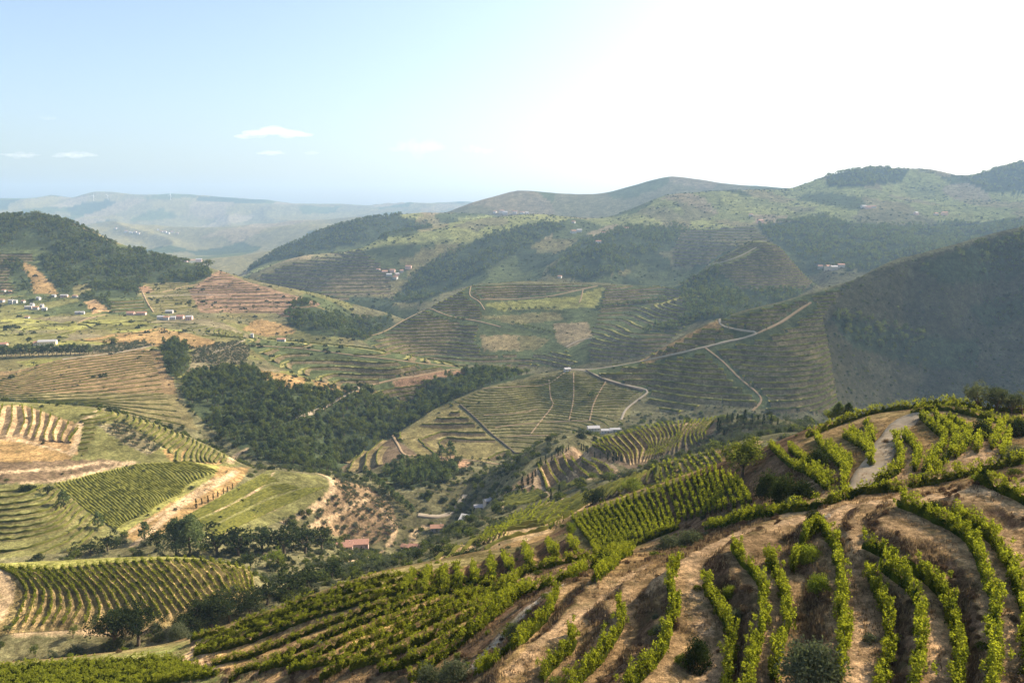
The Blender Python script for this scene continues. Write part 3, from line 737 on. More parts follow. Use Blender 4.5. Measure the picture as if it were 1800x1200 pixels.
TRACKC = (.50,.33,.175)
def paint(uv, yr, width, col=TRACKC):
    """bare trodden earth along a path"""
    Pth = ground_path(uv, yr, .5 if yr[0] < 200 else 1.5)
    x0, y0 = Pth[:, :2].min(0) - width; x1, y1 = Pth[:, :2].max(0) + width
    m = (XX > x0) & (XX < x1) & (YY > y0) & (YY < y1)
    q = np.c_[XX[m], YY[m]]
    dm = np.full(len(q), 9e9)
    for i in range(0, len(q), 20000):
        qq = q[i:i+20000]
        dm[i:i+20000] = np.sqrt(((qq[:, None, :] - Pth[None, :, :2]) ** 2).sum(-1)).min(1)
    dm = dm + .5 * width * .5 * fbm(q[:, 0] / 1.1, q[:, 1] / 1.1, 15, 3)
    a = np.clip((width * .62 - dm) / (width * .3), 0, 1)[:, None] * .9
    CV[m] = CV[m] * (1 - a) + np.array(col) * a
for uv, yr, w_ in (
  ([(1180,1003),(1240,968),(1300,940),(1370,920),(1420,908),(1465,895),(1520,884),(1580,880),(1650,872),(1750,860),(1810,848)], (55,110), 2.4),
  ([(1465,895),(1462,930),(1485,960),(1500,1000),(1510,1050),(1513,1100),(1513,1150),(1508,1210)], (40,100), 1.8),
  ([(1300,940),(1215,990),(1150,1030),(1090,1090),(1030,1150),(985,1205)], (45,110), 2.0),
  ([(1215,990),(1225,1040),(1235,1090),(1250,1140),(1245,1205)], (45,100), 1.6),
  ([(1300,960),(1335,1000),(1360,1050),(1365,1100),(1352,1150),(1340,1205)], (45,100), 1.3),
  ([(1600,1040),(1635,1080),(1648,1120),(1652,1205)], (45,100), 1.1),
  ([(1640,915),(1700,940),(1745,1000),(1768,1050),(1778,1110),(1780,1205)], (45,100), 1.2),
  ([(1010,1080),(1050,1060),(1110,1010),(1150,985)], (55,120), 1.4),
  ([(900,1180),(960,1120),(1010,1085)], (55,100), 1.5),
  ([(400,1118),(355,1130),(340,1150),(350,1170),(372,1180)], (110,165), 3.4),
  ([(280,1185),(330,1172)], (100,160), 2.5),
  ([(1420,850),(1440,870),(1460,880)], (80,130), 2.0),
  ([(1590,780),(1600,810),(1590,840)], (85,140), 1.3), ([(1670,800),(1655,830),(1640,850)], (85,140), 1.3), ([(1700,770),(1690,810),(1660,845)], (85,140), 1.4),
  ([(1735,760),(1728,790),(1722,820)], (85,140), 2.4), ([(1752,770),(1745,800),(1740,820)], (85,140), 2.2),
  ([(1000,965),(1080,958),(1160,945)], (100,170), 1.6)):
    paint(uv, yr, w_)
VALLEY_TRACKS = [
 ([(-20,833),(60,826),(120,822),(180,812),(235,814)], (480,600), 4.5),
 ([(40,848),(90,845),(150,833),(210,818),(235,814)], (480,600), 3.8),
 ([(235,960),(275,925),(310,893),(350,868),(390,845),(415,828)], (430,620), 5.0),
 ([(415,828),(400,838),(370,845),(330,872),(280,905),(215,942)], (430,620), 2.6),
 ([(500,918),(540,900),(570,880),(585,858),(580,840),(560,832)], (480,640), 5.0),
 ([(372,948),(430,915),(490,890),(530,862)], (450,620), 2.6),
 ([(340,905),(400,892),(450,862),(482,830)], (450,620), 2.2),
 ([(650,878),(678,900),(692,925),(690,945),(682,958)], (500,680), 4.5),
 ([(545,925),(590,905),(620,885),(650,878)], (480,680), 3.5),
 ([(728,958),(726,940),(738,928),(760,925)], (520,680), 4.5),
 ([(575,990),(620,985),(655,975),(672,968)], (380,560), 3.5),
 ([(132,752),(152,735),(178,720)], (560,650), 5.0),
 ([(178,722),(150,738),(138,755),(135,775),(125,797)], (540,650), 4.5),
 ([(0,770),(40,775),(80,785),(125,797)], (530,640), 3.0),
 ([(-10,1000),(8,1020),(12,1050),(-6,1085)], (235,290), 4.5),
 ([(30,1113),(120,1110),(200,1112),(260,1108)], (225,262), 2.6),
 ([(405,812),(418,798),(432,790)], (590,760), 5.0),
 ([(1007,788),(985,799),(965,810),(947,828),(941,849),(930,853)], (480,640), 4.5),
 ([(930,853),(905,860),(877,872),(880,893),(871,902)], (450,620), 4.5),
 ([(943,853),(959,864),(965,880)], (430,600), 4.0),
 ([(1007,788),(1030,804),(1051,813),(1076,819),(1091,837)], (440,640), 3.0),
 ([(1003,812),(1016,829),(1036,842),(1043,856)], (430,600), 3.5),
 ([(960,905),(985,878),(996,893),(1001,912)], (280,470), 3.2),
 ([(985,878),(960,900),(935,930),(925,948)], (280,470), 3.0),
]
for uv, yr, w_ in VALLEY_TRACKS:
    paint(uv, yr, w_ * 1.05, (.50,.36,.21))
paint([(1027,993),(967,1040),(927,1070),(893,1107),(867,1137),(838,1170)], (60,130), 2.2, (.42,.34,.23))
HILL_ROADS = [
 ([(1092,738),(1100,720),(1118,705),(1138,690),(1132,684),(1100,677),(1060,665),(1028,652),(1000,650)], (850,1080), 3.4, 'M_PALE'),
 ([(1003,650),(1050,648),(1100,640),(1160,628),(1220,615),(1280,600),(1332,586),(1300,580),(1268,572),(1265,558)], (940,1130), 3.4, 'M_PALE'),
 ([(1332,586),(1370,568),(1400,548),(1425,532)], (980,1180), 3.5, 'M_DIRT'),
 ([(1240,612),(1270,635),(1300,665),(1330,690),(1338,705),(1322,722)], (860,1060), 3.0, 'M_DIRT'),
 ([(690,766),(700,782),(710,798),(735,802),(800,806),(850,812),(890,818)], (720,960), 3.0, 'M_DIRT'),
 ([(640,600),(690,575),(748,540)], (1450,1660), 3.0, 'M_DIRT'),
 ([(748,540),(790,556),(840,565),(880,575)], (1400,1700), 3.4, 'M_DIRT'),
 ([(840,527),(900,526),(960,522),(1000,514),(1050,503)], (1450,1850), 3.4, 'M_DIRT'),
 ([(828,502),(826,520),(842,530),(852,545)], (1450,1850), 3.0, 'M_DIRT'),
 ([(995,610),(1015,600),(1045,593)], (1300,1560), 3.4, 'M_PALE'),
 ([(1025,508),(1022,522),(1018,532)], (1500,1850), 3.0, 'M_DIRT'),
 ([(655,676),(690,668),(740,660),(790,650),(832,650)], (980,1200), 3.0, 'M_DIRT'),
 ([(440,607),(520,612),(600,622),(700,634),(800,645)], (1020,1240), 3.0, 'M_DIRT'),
 ([(110,632),(170,625),(220,618),(270,607)], (1000,1220), 3.0, 'M_PALE'),
 ([(376,620),(400,610),(430,598)], (1050,1280), 3.4, 'M_PALE'),
 ([(135,568),(155,560),(185,553)], (1280,1480), 3.0, 'M_DIRT'),
 ([(252,521),(290,520),(340,518),(400,520)], (1350,1800), 3.0, 'M_PALE'),
 ([(285,514),(330,503),(400,493)], (1400,1900), 3.0, 'M_DIRT'),
 ([(250,512),(258,530),(270,549)], (1330,1700), 3.0, 'M_DIRT'),
 ([(1245,467),(1290,455),(1330,435)], (1700,1950), 3.0, 'M_PALE'),
]
NOTERR = np.zeros(ZZ.shape, bool)
for uv, yr, w_, _ in HILL_ROADS:
    Pth = ground_path(uv, yr, 3.0)
    m = (XX > Pth[:, 0].min() - 9) & (XX < Pth[:, 0].max() + 9) & (YY > Pth[:, 1].min() - 9) & (YY < Pth[:, 1].max() + 9)
    q = np.c_[XX[m], YY[m]]; dm = np.full(len(q), 9e9)
    for i in range(0, len(q), 20000):
        dm[i:i+20000] = ((q[i:i+20000, None, :] - Pth[None, :, :2]) ** 2).sum(-1).min(1)
    NOTERR[m] |= dm < 6.5 ** 2
def sub_grid(name, j0, j1, **props):
    n, m = NT, j1 - j0
    V = np.stack([XX[:, j0:j1], YY[:, j0:j1], ZZ[:, j0:j1]], -1).reshape(-1, 3)
    idx = np.arange(n * m).reshape(n, m)
    Fq = np.stack([idx[:-1, :-1], idx[1:, :-1], idx[1:, 1:], idx[:-1, 1:]], -1).reshape(-1, 4)
    me = mesh_from(name, V, Fq, {'cover': CV[:, j0:j1].reshape(-1, 3)}, True, (LAND,))
    return add_obj(name, me, kind='structure', **props)
_cuts = [0] + [int(np.searchsorted(Lr, math.log(y))) for y in (205, 660, 1290, 1960, 4000)] + [NL - 1]
for nm, a, b in zip(('near_hillside', 'valley_slopes', 'vineyard_hills', 'wooded_hills', 'plateau_hills', 'distant_ridges'), _cuts[:-1], _cuts[1:]):
    sub_grid(nm, a, b + 1)
# the hilltop goes on below and behind the viewpoint
_x = np.linspace(-33, 33, 23); _y = np.linspace(-260, 22.0, 30)
gx, gy = np.meshgrid(_x, _y, indexing='ij')
k = (gy + 260) / 282.0
gx2 = gx * (1 + (1 - k) * 6)
gz = zat(gx, np.full_like(gx, 22.0)) * k + (1 - k) * (-34 + 0.12 * np.minimum(gx2, 0))
ii = np.arange(gx.size).reshape(gx.shape)
add_obj('hilltop', mesh_from('hilltop', np.c_[gx2.ravel(), gy.ravel(), gz.ravel()], np.stack([ii[:-1, :-1], ii[1:, :-1], ii[1:, 1:], ii[:-1, 1:]], -1).reshape(-1, 4),
        {'cover': np.tile(C_DRY, (gx.size, 1))}, True, (LAND,)), kind='structure')

# ------------------------------------------------------------------ air
def haze_box():
    m, nt, out = new_mat('haze_air')
    pv = nt.nodes.new('ShaderNodeVolumePrincipled')
    pv.inputs['Color'].default_value = (0.45, 0.68, 1.0, 1)
    pv.inputs['Density'].default_value = 5.1e-5
    pv.inputs['Anisotropy'].default_value = 0.2
    nt.links.new(pv.outputs[0], out.inputs['Volume'])
    x0, x1, y0, y1, z0, z1 = -22000, 22000, -400, 14500, float(ZZ.min()) - 15, max(40.0, float(ZZ.max()) + 25)
    V = [(x, y, z) for x in (x0, x1) for y in (y0, y1) for z in (z0, z1)]
    Fq = [(0,1,3,2),(4,6,7,5),(0,4,5,1),(2,3,7,6),(0,2,6,4),(1,5,7,3)]
    add_obj('haze', mesh_from('haze', V, np.array(Fq), None, False, (m,)), kind='stuff')
haze_box()
# ------------------------------------------------------------------ plants
M_VINE = leaf_material('vine_leaf', (.026,.048,.009), (.225,.24,.034), 0.45, (1.3,1.3,.5), 0.6, .25, .6)
M_VINEF = leaf_material('vine_leaf_distant', (.085,.10,.028), (.27,.26,.06), 0.35, (1.3,1.3,.6), 0.05)
M_OAK = leaf_material('oak_leaf', (.030,.046,.017), (.18,.195,.065), 0.34, (1.2,1.3,.6), 0.2, .5)
M_DARK = leaf_material('holm_oak_leaf', (.014,.024,.010), (.075,.09,.032), 0.22, (1.2,1.3,.6), 0.3)
M_MID = leaf_material('almond_leaf', (.05,.07,.018), (.21,.22,.055), 0.35, (1.25,1.3,.5), 0.5)
M_PINE = leaf_material('pine_needle', (.032,.052,.023), (.185,.22,.088), 0.32, (1.1,1.2,.7), 0.06, .5)
M_OLIVE = leaf_material('olive_leaf', (.06,.075,.04), (.19,.20,.12), 0.25, (1.1,1.15,.7), 0.3)
M_CYP = leaf_material('cypress_leaf', (.012,.024,.010), (.045,.065,.022), 0.12, (1.1,1.2,.7), 0.4)
M_LIGHT = leaf_material('light_leaf', (.09,.12,.02), (.26,.28,.05), 0.40, (1.25,1.3,.5), 0.5)
M_GRASS = leaf_material('dry_grass', (.12,.08,.045), (.32,.235,.13), 0.25, (1.0,.95,.85), 0.4)
M_BARK = plain('bark', (.10,.075,.05), 0.3, 6)
M_POST = plain('weathered_wood', (.16,.13,.10), 0.3, 9)

def cards(C, S, tone, up=0.35, r=None, narrow=0.7):
    """one small leaf quad for each centre"""
    r = r or rng
    n = len(C)
    a = r.normal(size=(n, 3)); a /= np.linalg.norm(a, axis=1)[:, None]
    b = r.normal(size=(n, 3)); b -= (b * a).sum(1)[:, None] * a; b /= np.linalg.norm(b, axis=1)[:, None]
    S = np.broadcast_to(np.asarray(S, float), (n,))[:, None]
    a = a * S; b = b * S * narrow
    V = np.stack([C - a, C + b * .9 - a * .1, C + a, C - b * .9 + a * .1], 1).reshape(-1, 3)
    F = np.arange(4 * n).reshape(n, 4)
    return V, F, np.repeat(tone, 4)
def tube(pts, rad, sides=6):
    pts = np.asarray(pts, float); n = len(pts)
    V = []; Fq = []
    for i in range(n):
        d = pts[min(i+1, n-1)] - pts[max(i-1, 0)]; d /= np.linalg.norm(d) + 1e-9
        x = np.cross(d, (0.3, 1, 0.1)); x /= np.linalg.norm(x) + 1e-9; y = np.cross(d, x)
        for k in range(sides):
            a = 2 * math.pi * k / sides
            V.append(pts[i] + rad[i] * (math.cos(a) * x + math.sin(a) * y))
    for i in range(n - 1):
        for k in range(sides):
            k2 = (k + 1) % sides
            Fq.append((i*sides+k, i*sides+k2, (i+1)*sides+k2, (i+1)*sides+k))
    return np.array(V), np.array(Fq)
def merge(parts):
    Vs, Fs, o = [], [], 0
    for V, F in parts:
        Vs.append(V); Fs.append(np.asarray(F) + o); o += len(V)
    return np.vstack(Vs), np.vstack(Fs)

def tree_meshes(kind, seed, nclump, nleaf, leaf):
    """trunk and crown of a tree one metre tall (scaled when planted)"""
    r = np.random.default_rng(seed)
    tr = []
    if kind == 'cypress':
        zc = r.uniform(.05, 1.0, nclump); rr = .105 * np.sin(np.clip(zc, 0, 1) ** .75 * math.pi * .94 + .12) * r.uniform(.75, 1.1, nclump)
        an = r.uniform(0, 6.283, nclump)
        C = np.c_[rr * np.cos(an), rr * np.sin(an), zc]; R = np.full(nclump, .035)
        tr.append(tube([(0, 0, 0), (0, 0, .5)], [.02, .01], 5))
    elif kind == 'pine':
        zc = r.uniform(.22, 1.0, nclump) ** .9
        rad = np.interp(zc, [.2, .4, .7, .9, 1.0], [.16, .27, .20, .10, .02])
        an = r.uniform(0, 6.283, nclump); q = np.sqrt(r.uniform(.15, 1, nclump))
        C = np.c_[rad * q * np.cos(an), rad * q * np.sin(an), zc + r.normal(0, .015, nclump)]; R = np.full(nclump, .065)
        tr.append(tube([(0, 0, -.05), (.01, 0, .4), (0, .01, .92)], [.025, .018, .005], 6))
        for k in range(7):
            z = .3 + .08 * k; a = 2.4 * k; l = np.interp(z, [.2, .4, .9], [.14, .22, .06])
            tr.append(tube([(0, 0, z), (l * math.cos(a), l * math.sin(a), z + .05)], [.008, .003], 4))
    elif kind == 'shrub':
        d = r.normal(size=(nclump, 3)); d /= np.linalg.norm(d, axis=1)[:, None]; d[:, 2] = np.abs(d[:, 2])
        q = r.uniform(.35, 1, nclump)[:, None] ** .5
        C = d * q * np.array((.62, .62, .82)) * r.uniform(.75, 1.05, (nclump, 1)); C[:, 2] += .04; R = np.full(nclump, .17)
        tr.append(tube([(0, 0, -.05), (0.02, 0, .5)], [.03, .01], 5))
    else:                                   # broad crowns: oak, olive, light
        lob = 7 if kind == 'oak' else 6
        cen = np.c_[r.normal(0, .15, lob), r.normal(0, .15, lob), r.uniform(.48, .80, lob)]
        rad = r.uniform(.15, .24, lob)
        if kind == 'olive': cen[:, :2] *= 1.35; cen[:, 2] = r.uniform(.46, .76, lob); rad = r.uniform(.16, .24, lob)
        w = r.integers(0, lob, nclump)
        d = r.normal(size=(nclump, 3)); d /= np.linalg.norm(d, axis=1)[:, None]
        C = cen[w] + d * (rad[w] * r.uniform(.55, 1.05, nclump) ** .6)[:, None]
        C[:, 2] = np.clip(C[:, 2], .2, 1.0); R = np.full(nclump, .075)
        fork = np.array((r.normal(0, .02), r.normal(0, .02), .26 if kind != 'olive' else .18))
        tr.append(tube([(0, 0, -.05), fork * .6, fork], [.040, .032, .030], 7))
        for k in range(lob):
            mid = (fork + cen[k]) / 2 + r.normal(0, .02, 3)
            tr.append(tube([fork, mid, cen[k]], [.022, .014, .005], 5))
    ct = r.uniform(-.1, .55, nclump)
    w = np.repeat(np.arange(nclump), nleaf)
    P = C[w] + r.normal(size=(len(w), 3)) * (R[w] * .55)[:, None]
    P[:, 2] = np.maximum(P[:, 2], .01)
    tone = np.clip(ct[w] + r.uniform(-.2, .2, len(w)), 0, 1)
    V, F, tn = cards(P, leaf * r.uniform(.7, 1.25, len(w)), tone, r=r, narrow=.55)
    return merge(tr), (V, F, tn)
TREE_MAT = {'cypress': M_CYP, 'pine': M_PINE, 'oak': M_OAK, 'olive': M_OLIVE, 'shrub': M_DARK, 'light': M_LIGHT}
LOD = {'near': (150, 26, .022), 'mid': (70, 9, .045), 'far': (30, 5, .085)}
_tc = {}
def tree_proto(kind, lod, var, mat=None):
    key = (kind, lod, var, mat.name if mat else '')
    if key not in _tc:
        nc, nl, lf = LOD[lod]
        if kind == 'cypress': lf *= .75; nc = int(nc * 1.3)
        if kind == 'shrub': lf *= 1.8
        (tv, tf), (cv, cf, tn) = tree_meshes(kind, 100 + var * 17 + len(kind), nc, nl, lf)
        _tc[key] = (mesh_from(kind + '_trunk', tv, tf, None, True, (M_BARK,)), mesh_from(kind + '_crown', cv, cf, {'tone': tn}, False, (mat or TREE_MAT[kind],)),
                    (tv, tf, cv, cf, tn))
    return _tc[key]
def joined_proto(kind, lod, var, mat=None):
    _, _, (tv, tf, cv, cf, tn) = tree_proto(kind, lod, var, mat)
    V = np.vstack([tv, cv]); F = np.vstack([tf, cf + len(tv)])
    return mesh_from(kind + '_tree', V, F, {'tone': np.r_[np.zeros(len(tv)), tn]}, False, (M_BARK, mat or TREE_MAT[kind]), np.r_[np.zeros(len(tf)), np.ones(len(cf))])
TREE_NAME = {'cypress': 'cypress_tree', 'pine': 'pine_tree', 'oak': 'oak_tree', 'olive': 'olive_tree', 'shrub': 'shrub', 'light': 'leafy_tree'}
TREE_CAT = {'cypress': 'tree', 'pine': 'tree', 'oak': 'tree', 'olive': 'tree', 'shrub': 'shrub', 'light': 'tree'}
def plant(kind, pos, height, label, group=None, lod='mid', wide=1.0, var=None, rot=None, mat=None):
    var = random.randrange(4) if var is None else var
    tm, cm, _ = tree_proto(kind, lod, var, mat)
    root = bpy.data.objects.new(TREE_NAME[kind], None); COL.objects.link(root)
    root.location = (float(pos[0]), float(pos[1]), float(pos[2]) - 0.02 * height)
    root.rotation_euler = (0, 0, random.uniform(0, 6.28) if rot is None else rot)
    root.scale = (height * wide, height * wide, height)
    root.empty_display_size = 0.1
    root['label'] = label; root['category'] = TREE_CAT[kind]
    if group: root['group'] = group
    for nm, me in (('trunk', tm), ('crown', cm)):
        add_obj(nm, me, root)
    return root
def plant_px(kind, u, v, hpx, yr, label, group=None, **kw):
    p = ground(u, v, yr)[0]
    dist = math.sqrt(p[1] ** 2 + p[2] ** 2)
    return plant(kind, p, hpx * dist / FPX, label, group, **kw)

# ------------------------------------------------------------------ instanced masses
def instancer(name, P, scale, wide, protos, label, cat, mats_seed=0):
    """one object that scatters small plants nobody could count"""
    n = len(P)
    r = np.random.default_rng(mats_seed)
    me = bpy.data.meshes.new(name); me.vertices.add(n); me.vertices.foreach_set('co', np.asarray(P, np.float32).ravel())
    a = me.attributes.new('scl', 'FLOAT_VECTOR', 'POINT'); a.data.foreach_set('vector', np.c_[scale * wide, scale * wide, scale].astype(np.float32).ravel())
    a = me.attributes.new('rot', 'FLOAT_VECTOR', 'POINT'); a.data.foreach_set('vector', np.c_[np.zeros(n), np.zeros(n), r.uniform(0, 6.28, n)].astype(np.float32).ravel())
    a = me.attributes.new('pick', 'INT', 'POINT'); a.data.foreach_set('value', r.integers(0, len(protos), n).astype(np.int32))
    col = bpy.data.collections.new(name + '_kinds')
    for k, pm in enumerate(protos):
        po = bpy.data.objects.new('%s_kind' % name, pm); col.objects.link(po)
    ng = bpy.data.node_groups.new(name, 'GeometryNodeTree')
    ng.interface.new_socket('Geometry', in_out='INPUT', socket_type='NodeSocketGeometry'); ng.interface.new_socket('Geometry', in_out='OUTPUT', socket_type='NodeSocketGeometry')
    gi = ng.nodes.new('NodeGroupInput'); go = ng.nodes.new('NodeGroupOutput')
    ci = ng.nodes.new('GeometryNodeCollectionInfo'); ci.inputs[0].default_value = col; ci.inputs['Separate Children'].default_value = True; ci.inputs['Reset Children'].default_value = True
    iop = ng.nodes.new('GeometryNodeInstanceOnPoints'); iop.inputs['Pick Instance'].default_value = True
    def named(nm, ty):
        x = ng.nodes.new('GeometryNodeInputNamedAttribute'); x.data_type = ty; x.inputs[0].default_value = nm
        return x.outputs['Attribute'] if 'Attribute' in x.outputs else x.outputs[0]
    ng.links.new(gi.outputs[0], iop.inputs['Points']); ng.links.new(ci.outputs[0], iop.inputs['Instance'])
    ng.links.new(named('pick', 'INT'), iop.inputs['Instance Index']); ng.links.new(named('scl', 'FLOAT_VECTOR'), iop.inputs['Scale'])
    ng.links.new(named('rot', 'FLOAT_VECTOR'), iop.inputs['Rotation'])
    ng.links.new(iop.outputs[0], go.inputs[0])
    o = add_obj(name, me, kind='stuff', label=label, category=cat)
    md = o.modifiers.new('scatter', 'NODES'); md.node_group = ng
    return o
AREA = np.zeros(ZZ.shape)
AREA[:-1, :-1] = np.diff(tc)[:, None] * YY[:-1, :-1] * np.diff(Lr)[None, :] * YY[:-1, :-1]
def scatter(mask, dens):
    """random ground points, dens per square metre (may be an array)"""
    e = (AREA * dens * mask)
    n = rng.poisson(e)
    i, j = np.nonzero(n)
    rep = n[i, j]; i = np.repeat(i, rep); j = np.repeat(j, rep)
    i = np.minimum(i, NT - 2); j = np.minimum(j, NL - 2)
    fi = rng.random(len(i)); fj = rng.random(len(i))
    t = tc[i] * (1 - fi) + tc[i+1] * fi; L = Lr[j] * (1 - fj) + Lr[j+1] * fj
    y = np.exp(L); x = t * y
    return np.c_[x, y, zat(x, y)]

# ------------------------------------------------------------------ vine rows
def hedge(Pth, h, w, seed, jit=.25):
    """low ragged hedge along a path: five points across"""
    Pth = np.asarray(Pth, float); n = len(Pth)
    d = np.gradient(Pth[:, :2], axis=0); d /= np.linalg.norm(d, axis=1)[:, None] + 1e-9
    nr = np.c_[-d[:, 1], d[:, 0]]
    r = np.random.default_rng(seed)
    prof = [(-.5, .05), (-.55, .62), (0, 1.0), (.55, .62), (.5, .05)]
    V = np.zeros((n, 5, 3))
    hs = h * (1 + jit * r.normal(size=n)).clip(.45, 1.5)
    for k, (a, b) in enumerate(prof):
        jj = 1 + jit * r.normal(size=n)
        V[:, k, :2] = Pth[:, :2] + nr * (a * w * jj)[:, None]
        V[:, k, 2] = Pth[:, 2] + b * hs * (1 + .5 * jit * r.normal(size=n))
    idx = np.arange(n * 5).reshape(n, 5)
    F = np.stack([idx[:-1, :-1], idx[1:, :-1], idx[1:, 1:], idx[:-1, 1:]], -1).reshape(-1, 4)
    tone = np.repeat(r.uniform(0, .7, n), 5)
    return V.reshape(-1, 3), F, tone
def leafy_row(Pth, h, w, leaf, per_m, seed):
    """vine foliage: shoots of small leaves with an uneven outline"""
    r = np.random.default_rng(seed)
    Pth = np.asarray(Pth, float)
    dl = np.r_[0, np.cumsum(np.linalg.norm(np.diff(Pth, axis=0), axis=1))]
    Ltot = dl[-1]
    # one clump for each vine stock and for each shoot
    ncl = max(4, int(Ltot * 9))
    sc = r.uniform(0, Ltot, ncl)
    vig = 0.80 + 0.30 * np.interp(sc, np.arange(0, Ltot + 3, 1.3), r.random(len(np.arange(0, Ltot + 3, 1.3))))
    gap = np.interp(sc, np.arange(0, Ltot + 9, 4.0), r.random(len(np.arange(0, Ltot + 9, 4.0))))
    vig *= np.where(gap < .07, .5, 1.0)
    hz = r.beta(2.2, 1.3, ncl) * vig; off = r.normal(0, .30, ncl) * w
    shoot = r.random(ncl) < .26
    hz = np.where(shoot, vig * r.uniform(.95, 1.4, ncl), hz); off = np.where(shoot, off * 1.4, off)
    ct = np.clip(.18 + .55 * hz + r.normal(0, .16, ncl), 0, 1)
    nl = np.maximum(1, (per_m * Ltot / ncl * vig).astype(int))
    k = np.repeat(np.arange(ncl), nl)
    s = sc[k] + r.normal(0, .16, len(k)); hh = (hz[k] * h + r.normal(0, .12 * h, len(k))).clip(.18, None); oo = off[k] + r.normal(0, .13 * w, len(k))
    px = np.interp(s, dl, Pth[:, 0]); py = np.interp(s, dl, Pth[:, 1]); pz = np.interp(s, dl, Pth[:, 2])
    dx = np.interp(s + .3, dl, Pth[:, 0]) - np.interp(s - .3, dl, Pth[:, 0]); dy = np.interp(s + .3, dl, Pth[:, 1]) - np.interp(s - .3, dl, Pth[:, 1])
    q = np.hypot(dx, dy) + 1e-9
    C = np.c_[px - dy / q * oo, py + dx / q * oo, pz + hh]
    return cards(C, leaf * r.uniform(.65, 1.25, len(k)), np.clip(ct[k] + r.uniform(-.15, .15, len(k)), 0, 1), r=r, narrow=.85)
def posts_mesh(Pth, gap, h, rad, lean=.06):
    dl = np.r_[0, np.cumsum(np.linalg.norm(np.diff(Pth, axis=0), axis=1))]
    parts = []
    for s in np.arange(.4, dl[-1], gap):
        p = np.array([np.interp(s, dl, Pth[:, k]) for k in range(3)])
        q = p + np.array((random.gauss(0, lean), random.gauss(0, lean), h))
        parts.append(tube([p - (0, 0, .2), q], [rad, rad * .8], 4))
    return merge(parts) if parts else None
N_ROW = [0]
def vine_row(Pth, label, group, h=1.5, w=.9, leaf=.13, per_m=120, posts=True, mat=None, core=True):
    N_ROW[0] += 1
    V, F, tn = leafy_row(Pth, h, w, leaf, per_m, 1000 + N_ROW[0])
    if core:
        V2, F2, t2 = hedge(smooth_path(Pth, .45 if leaf < .2 else 1.5), h * (.62 if leaf < .2 else .85), w * (.5 if leaf < .2 else .8), 7000 + N_ROW[0], .3)
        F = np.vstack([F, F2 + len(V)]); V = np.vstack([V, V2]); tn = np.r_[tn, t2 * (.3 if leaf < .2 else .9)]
    base = Pth[0]
    me = mesh_from('vine_foliage', V - base, F, {'tone': tn}, False, (mat or M_VINE,))
    if not posts:
        o = add_obj('vine_row', me, label=label, category='vine row', group=group); o.location = base
        return o
    root = bpy.data.objects.new('vine_row', None); COL.objects.link(root); root.location = base; root.empty_display_size = .1
    root['label'] = label; root['category'] = 'vine row'; root['group'] = group
    add_obj('foliage', me, root)
    pm = posts_mesh(Pth, 4.5, h * 1.08, .045)
    if pm: add_obj('trellis_posts', mesh_from('trellis_posts', pm[0] - base, pm[1], None, False, (M_POST,)), root, kind='stuff')
    tm = posts_mesh(Pth, 1.25, h * .5, .035, .1)
    if tm: add_obj('vine_stocks', mesh_from('vine_stocks', tm[0] - base, tm[1], None, False, (M_BARK,)), root, kind='stuff')
    return root

NEAR_ROWS = [
 ('A', 'short leafy vine row entering at the right edge below the crest track'),
 ('B1', 'long arching vine row above the large shaded brown bank at right'),
 ('B2', 'outermost vine row at right, beyond the narrow bare path'),
 ('C2', 'vine row along the foot of the large shaded brown bank'),
 ('C1', 'bushy vine row just left of the narrow path below the shaded bank'),
 ('D2', 'ragged vine row on the right edge of the wide pale path'),
 ('D1', 'overgrown vine row on the left edge of the wide pale path'),
 ('E1', 'short vine row slanting down left from the path junction'),
 ('E2', 'broken vine row right of the narrow path, above the grey shrub'),
 ('F1', 'dense upright vine row between dark hollow and narrow tan path'),
 ('G2', 'low vine row at the foot of the dark hollow with a yellow bush'),
 ('H', 'thick winding vine row left of the broad tan terrace path'),
 ('I', 'vine row curving round a dry grassy bank at bottom centre'),
 ('I0', 'short vine row at the bottom edge left of the dry grassy bank'),
 ('J', 'dark vine row running down beside the pale stone track'),
]
for key, lab in NEAR_ROWS:
    uv, z = ROWS[key]
    uv = [p for p in uv]
    Pth = ground_path(uv, (38, 100), .5)
    vine_row(Pth, lab, 'vine rows on the nearest terraces', h=1.4, w=.66, leaf=.078, per_m=470)
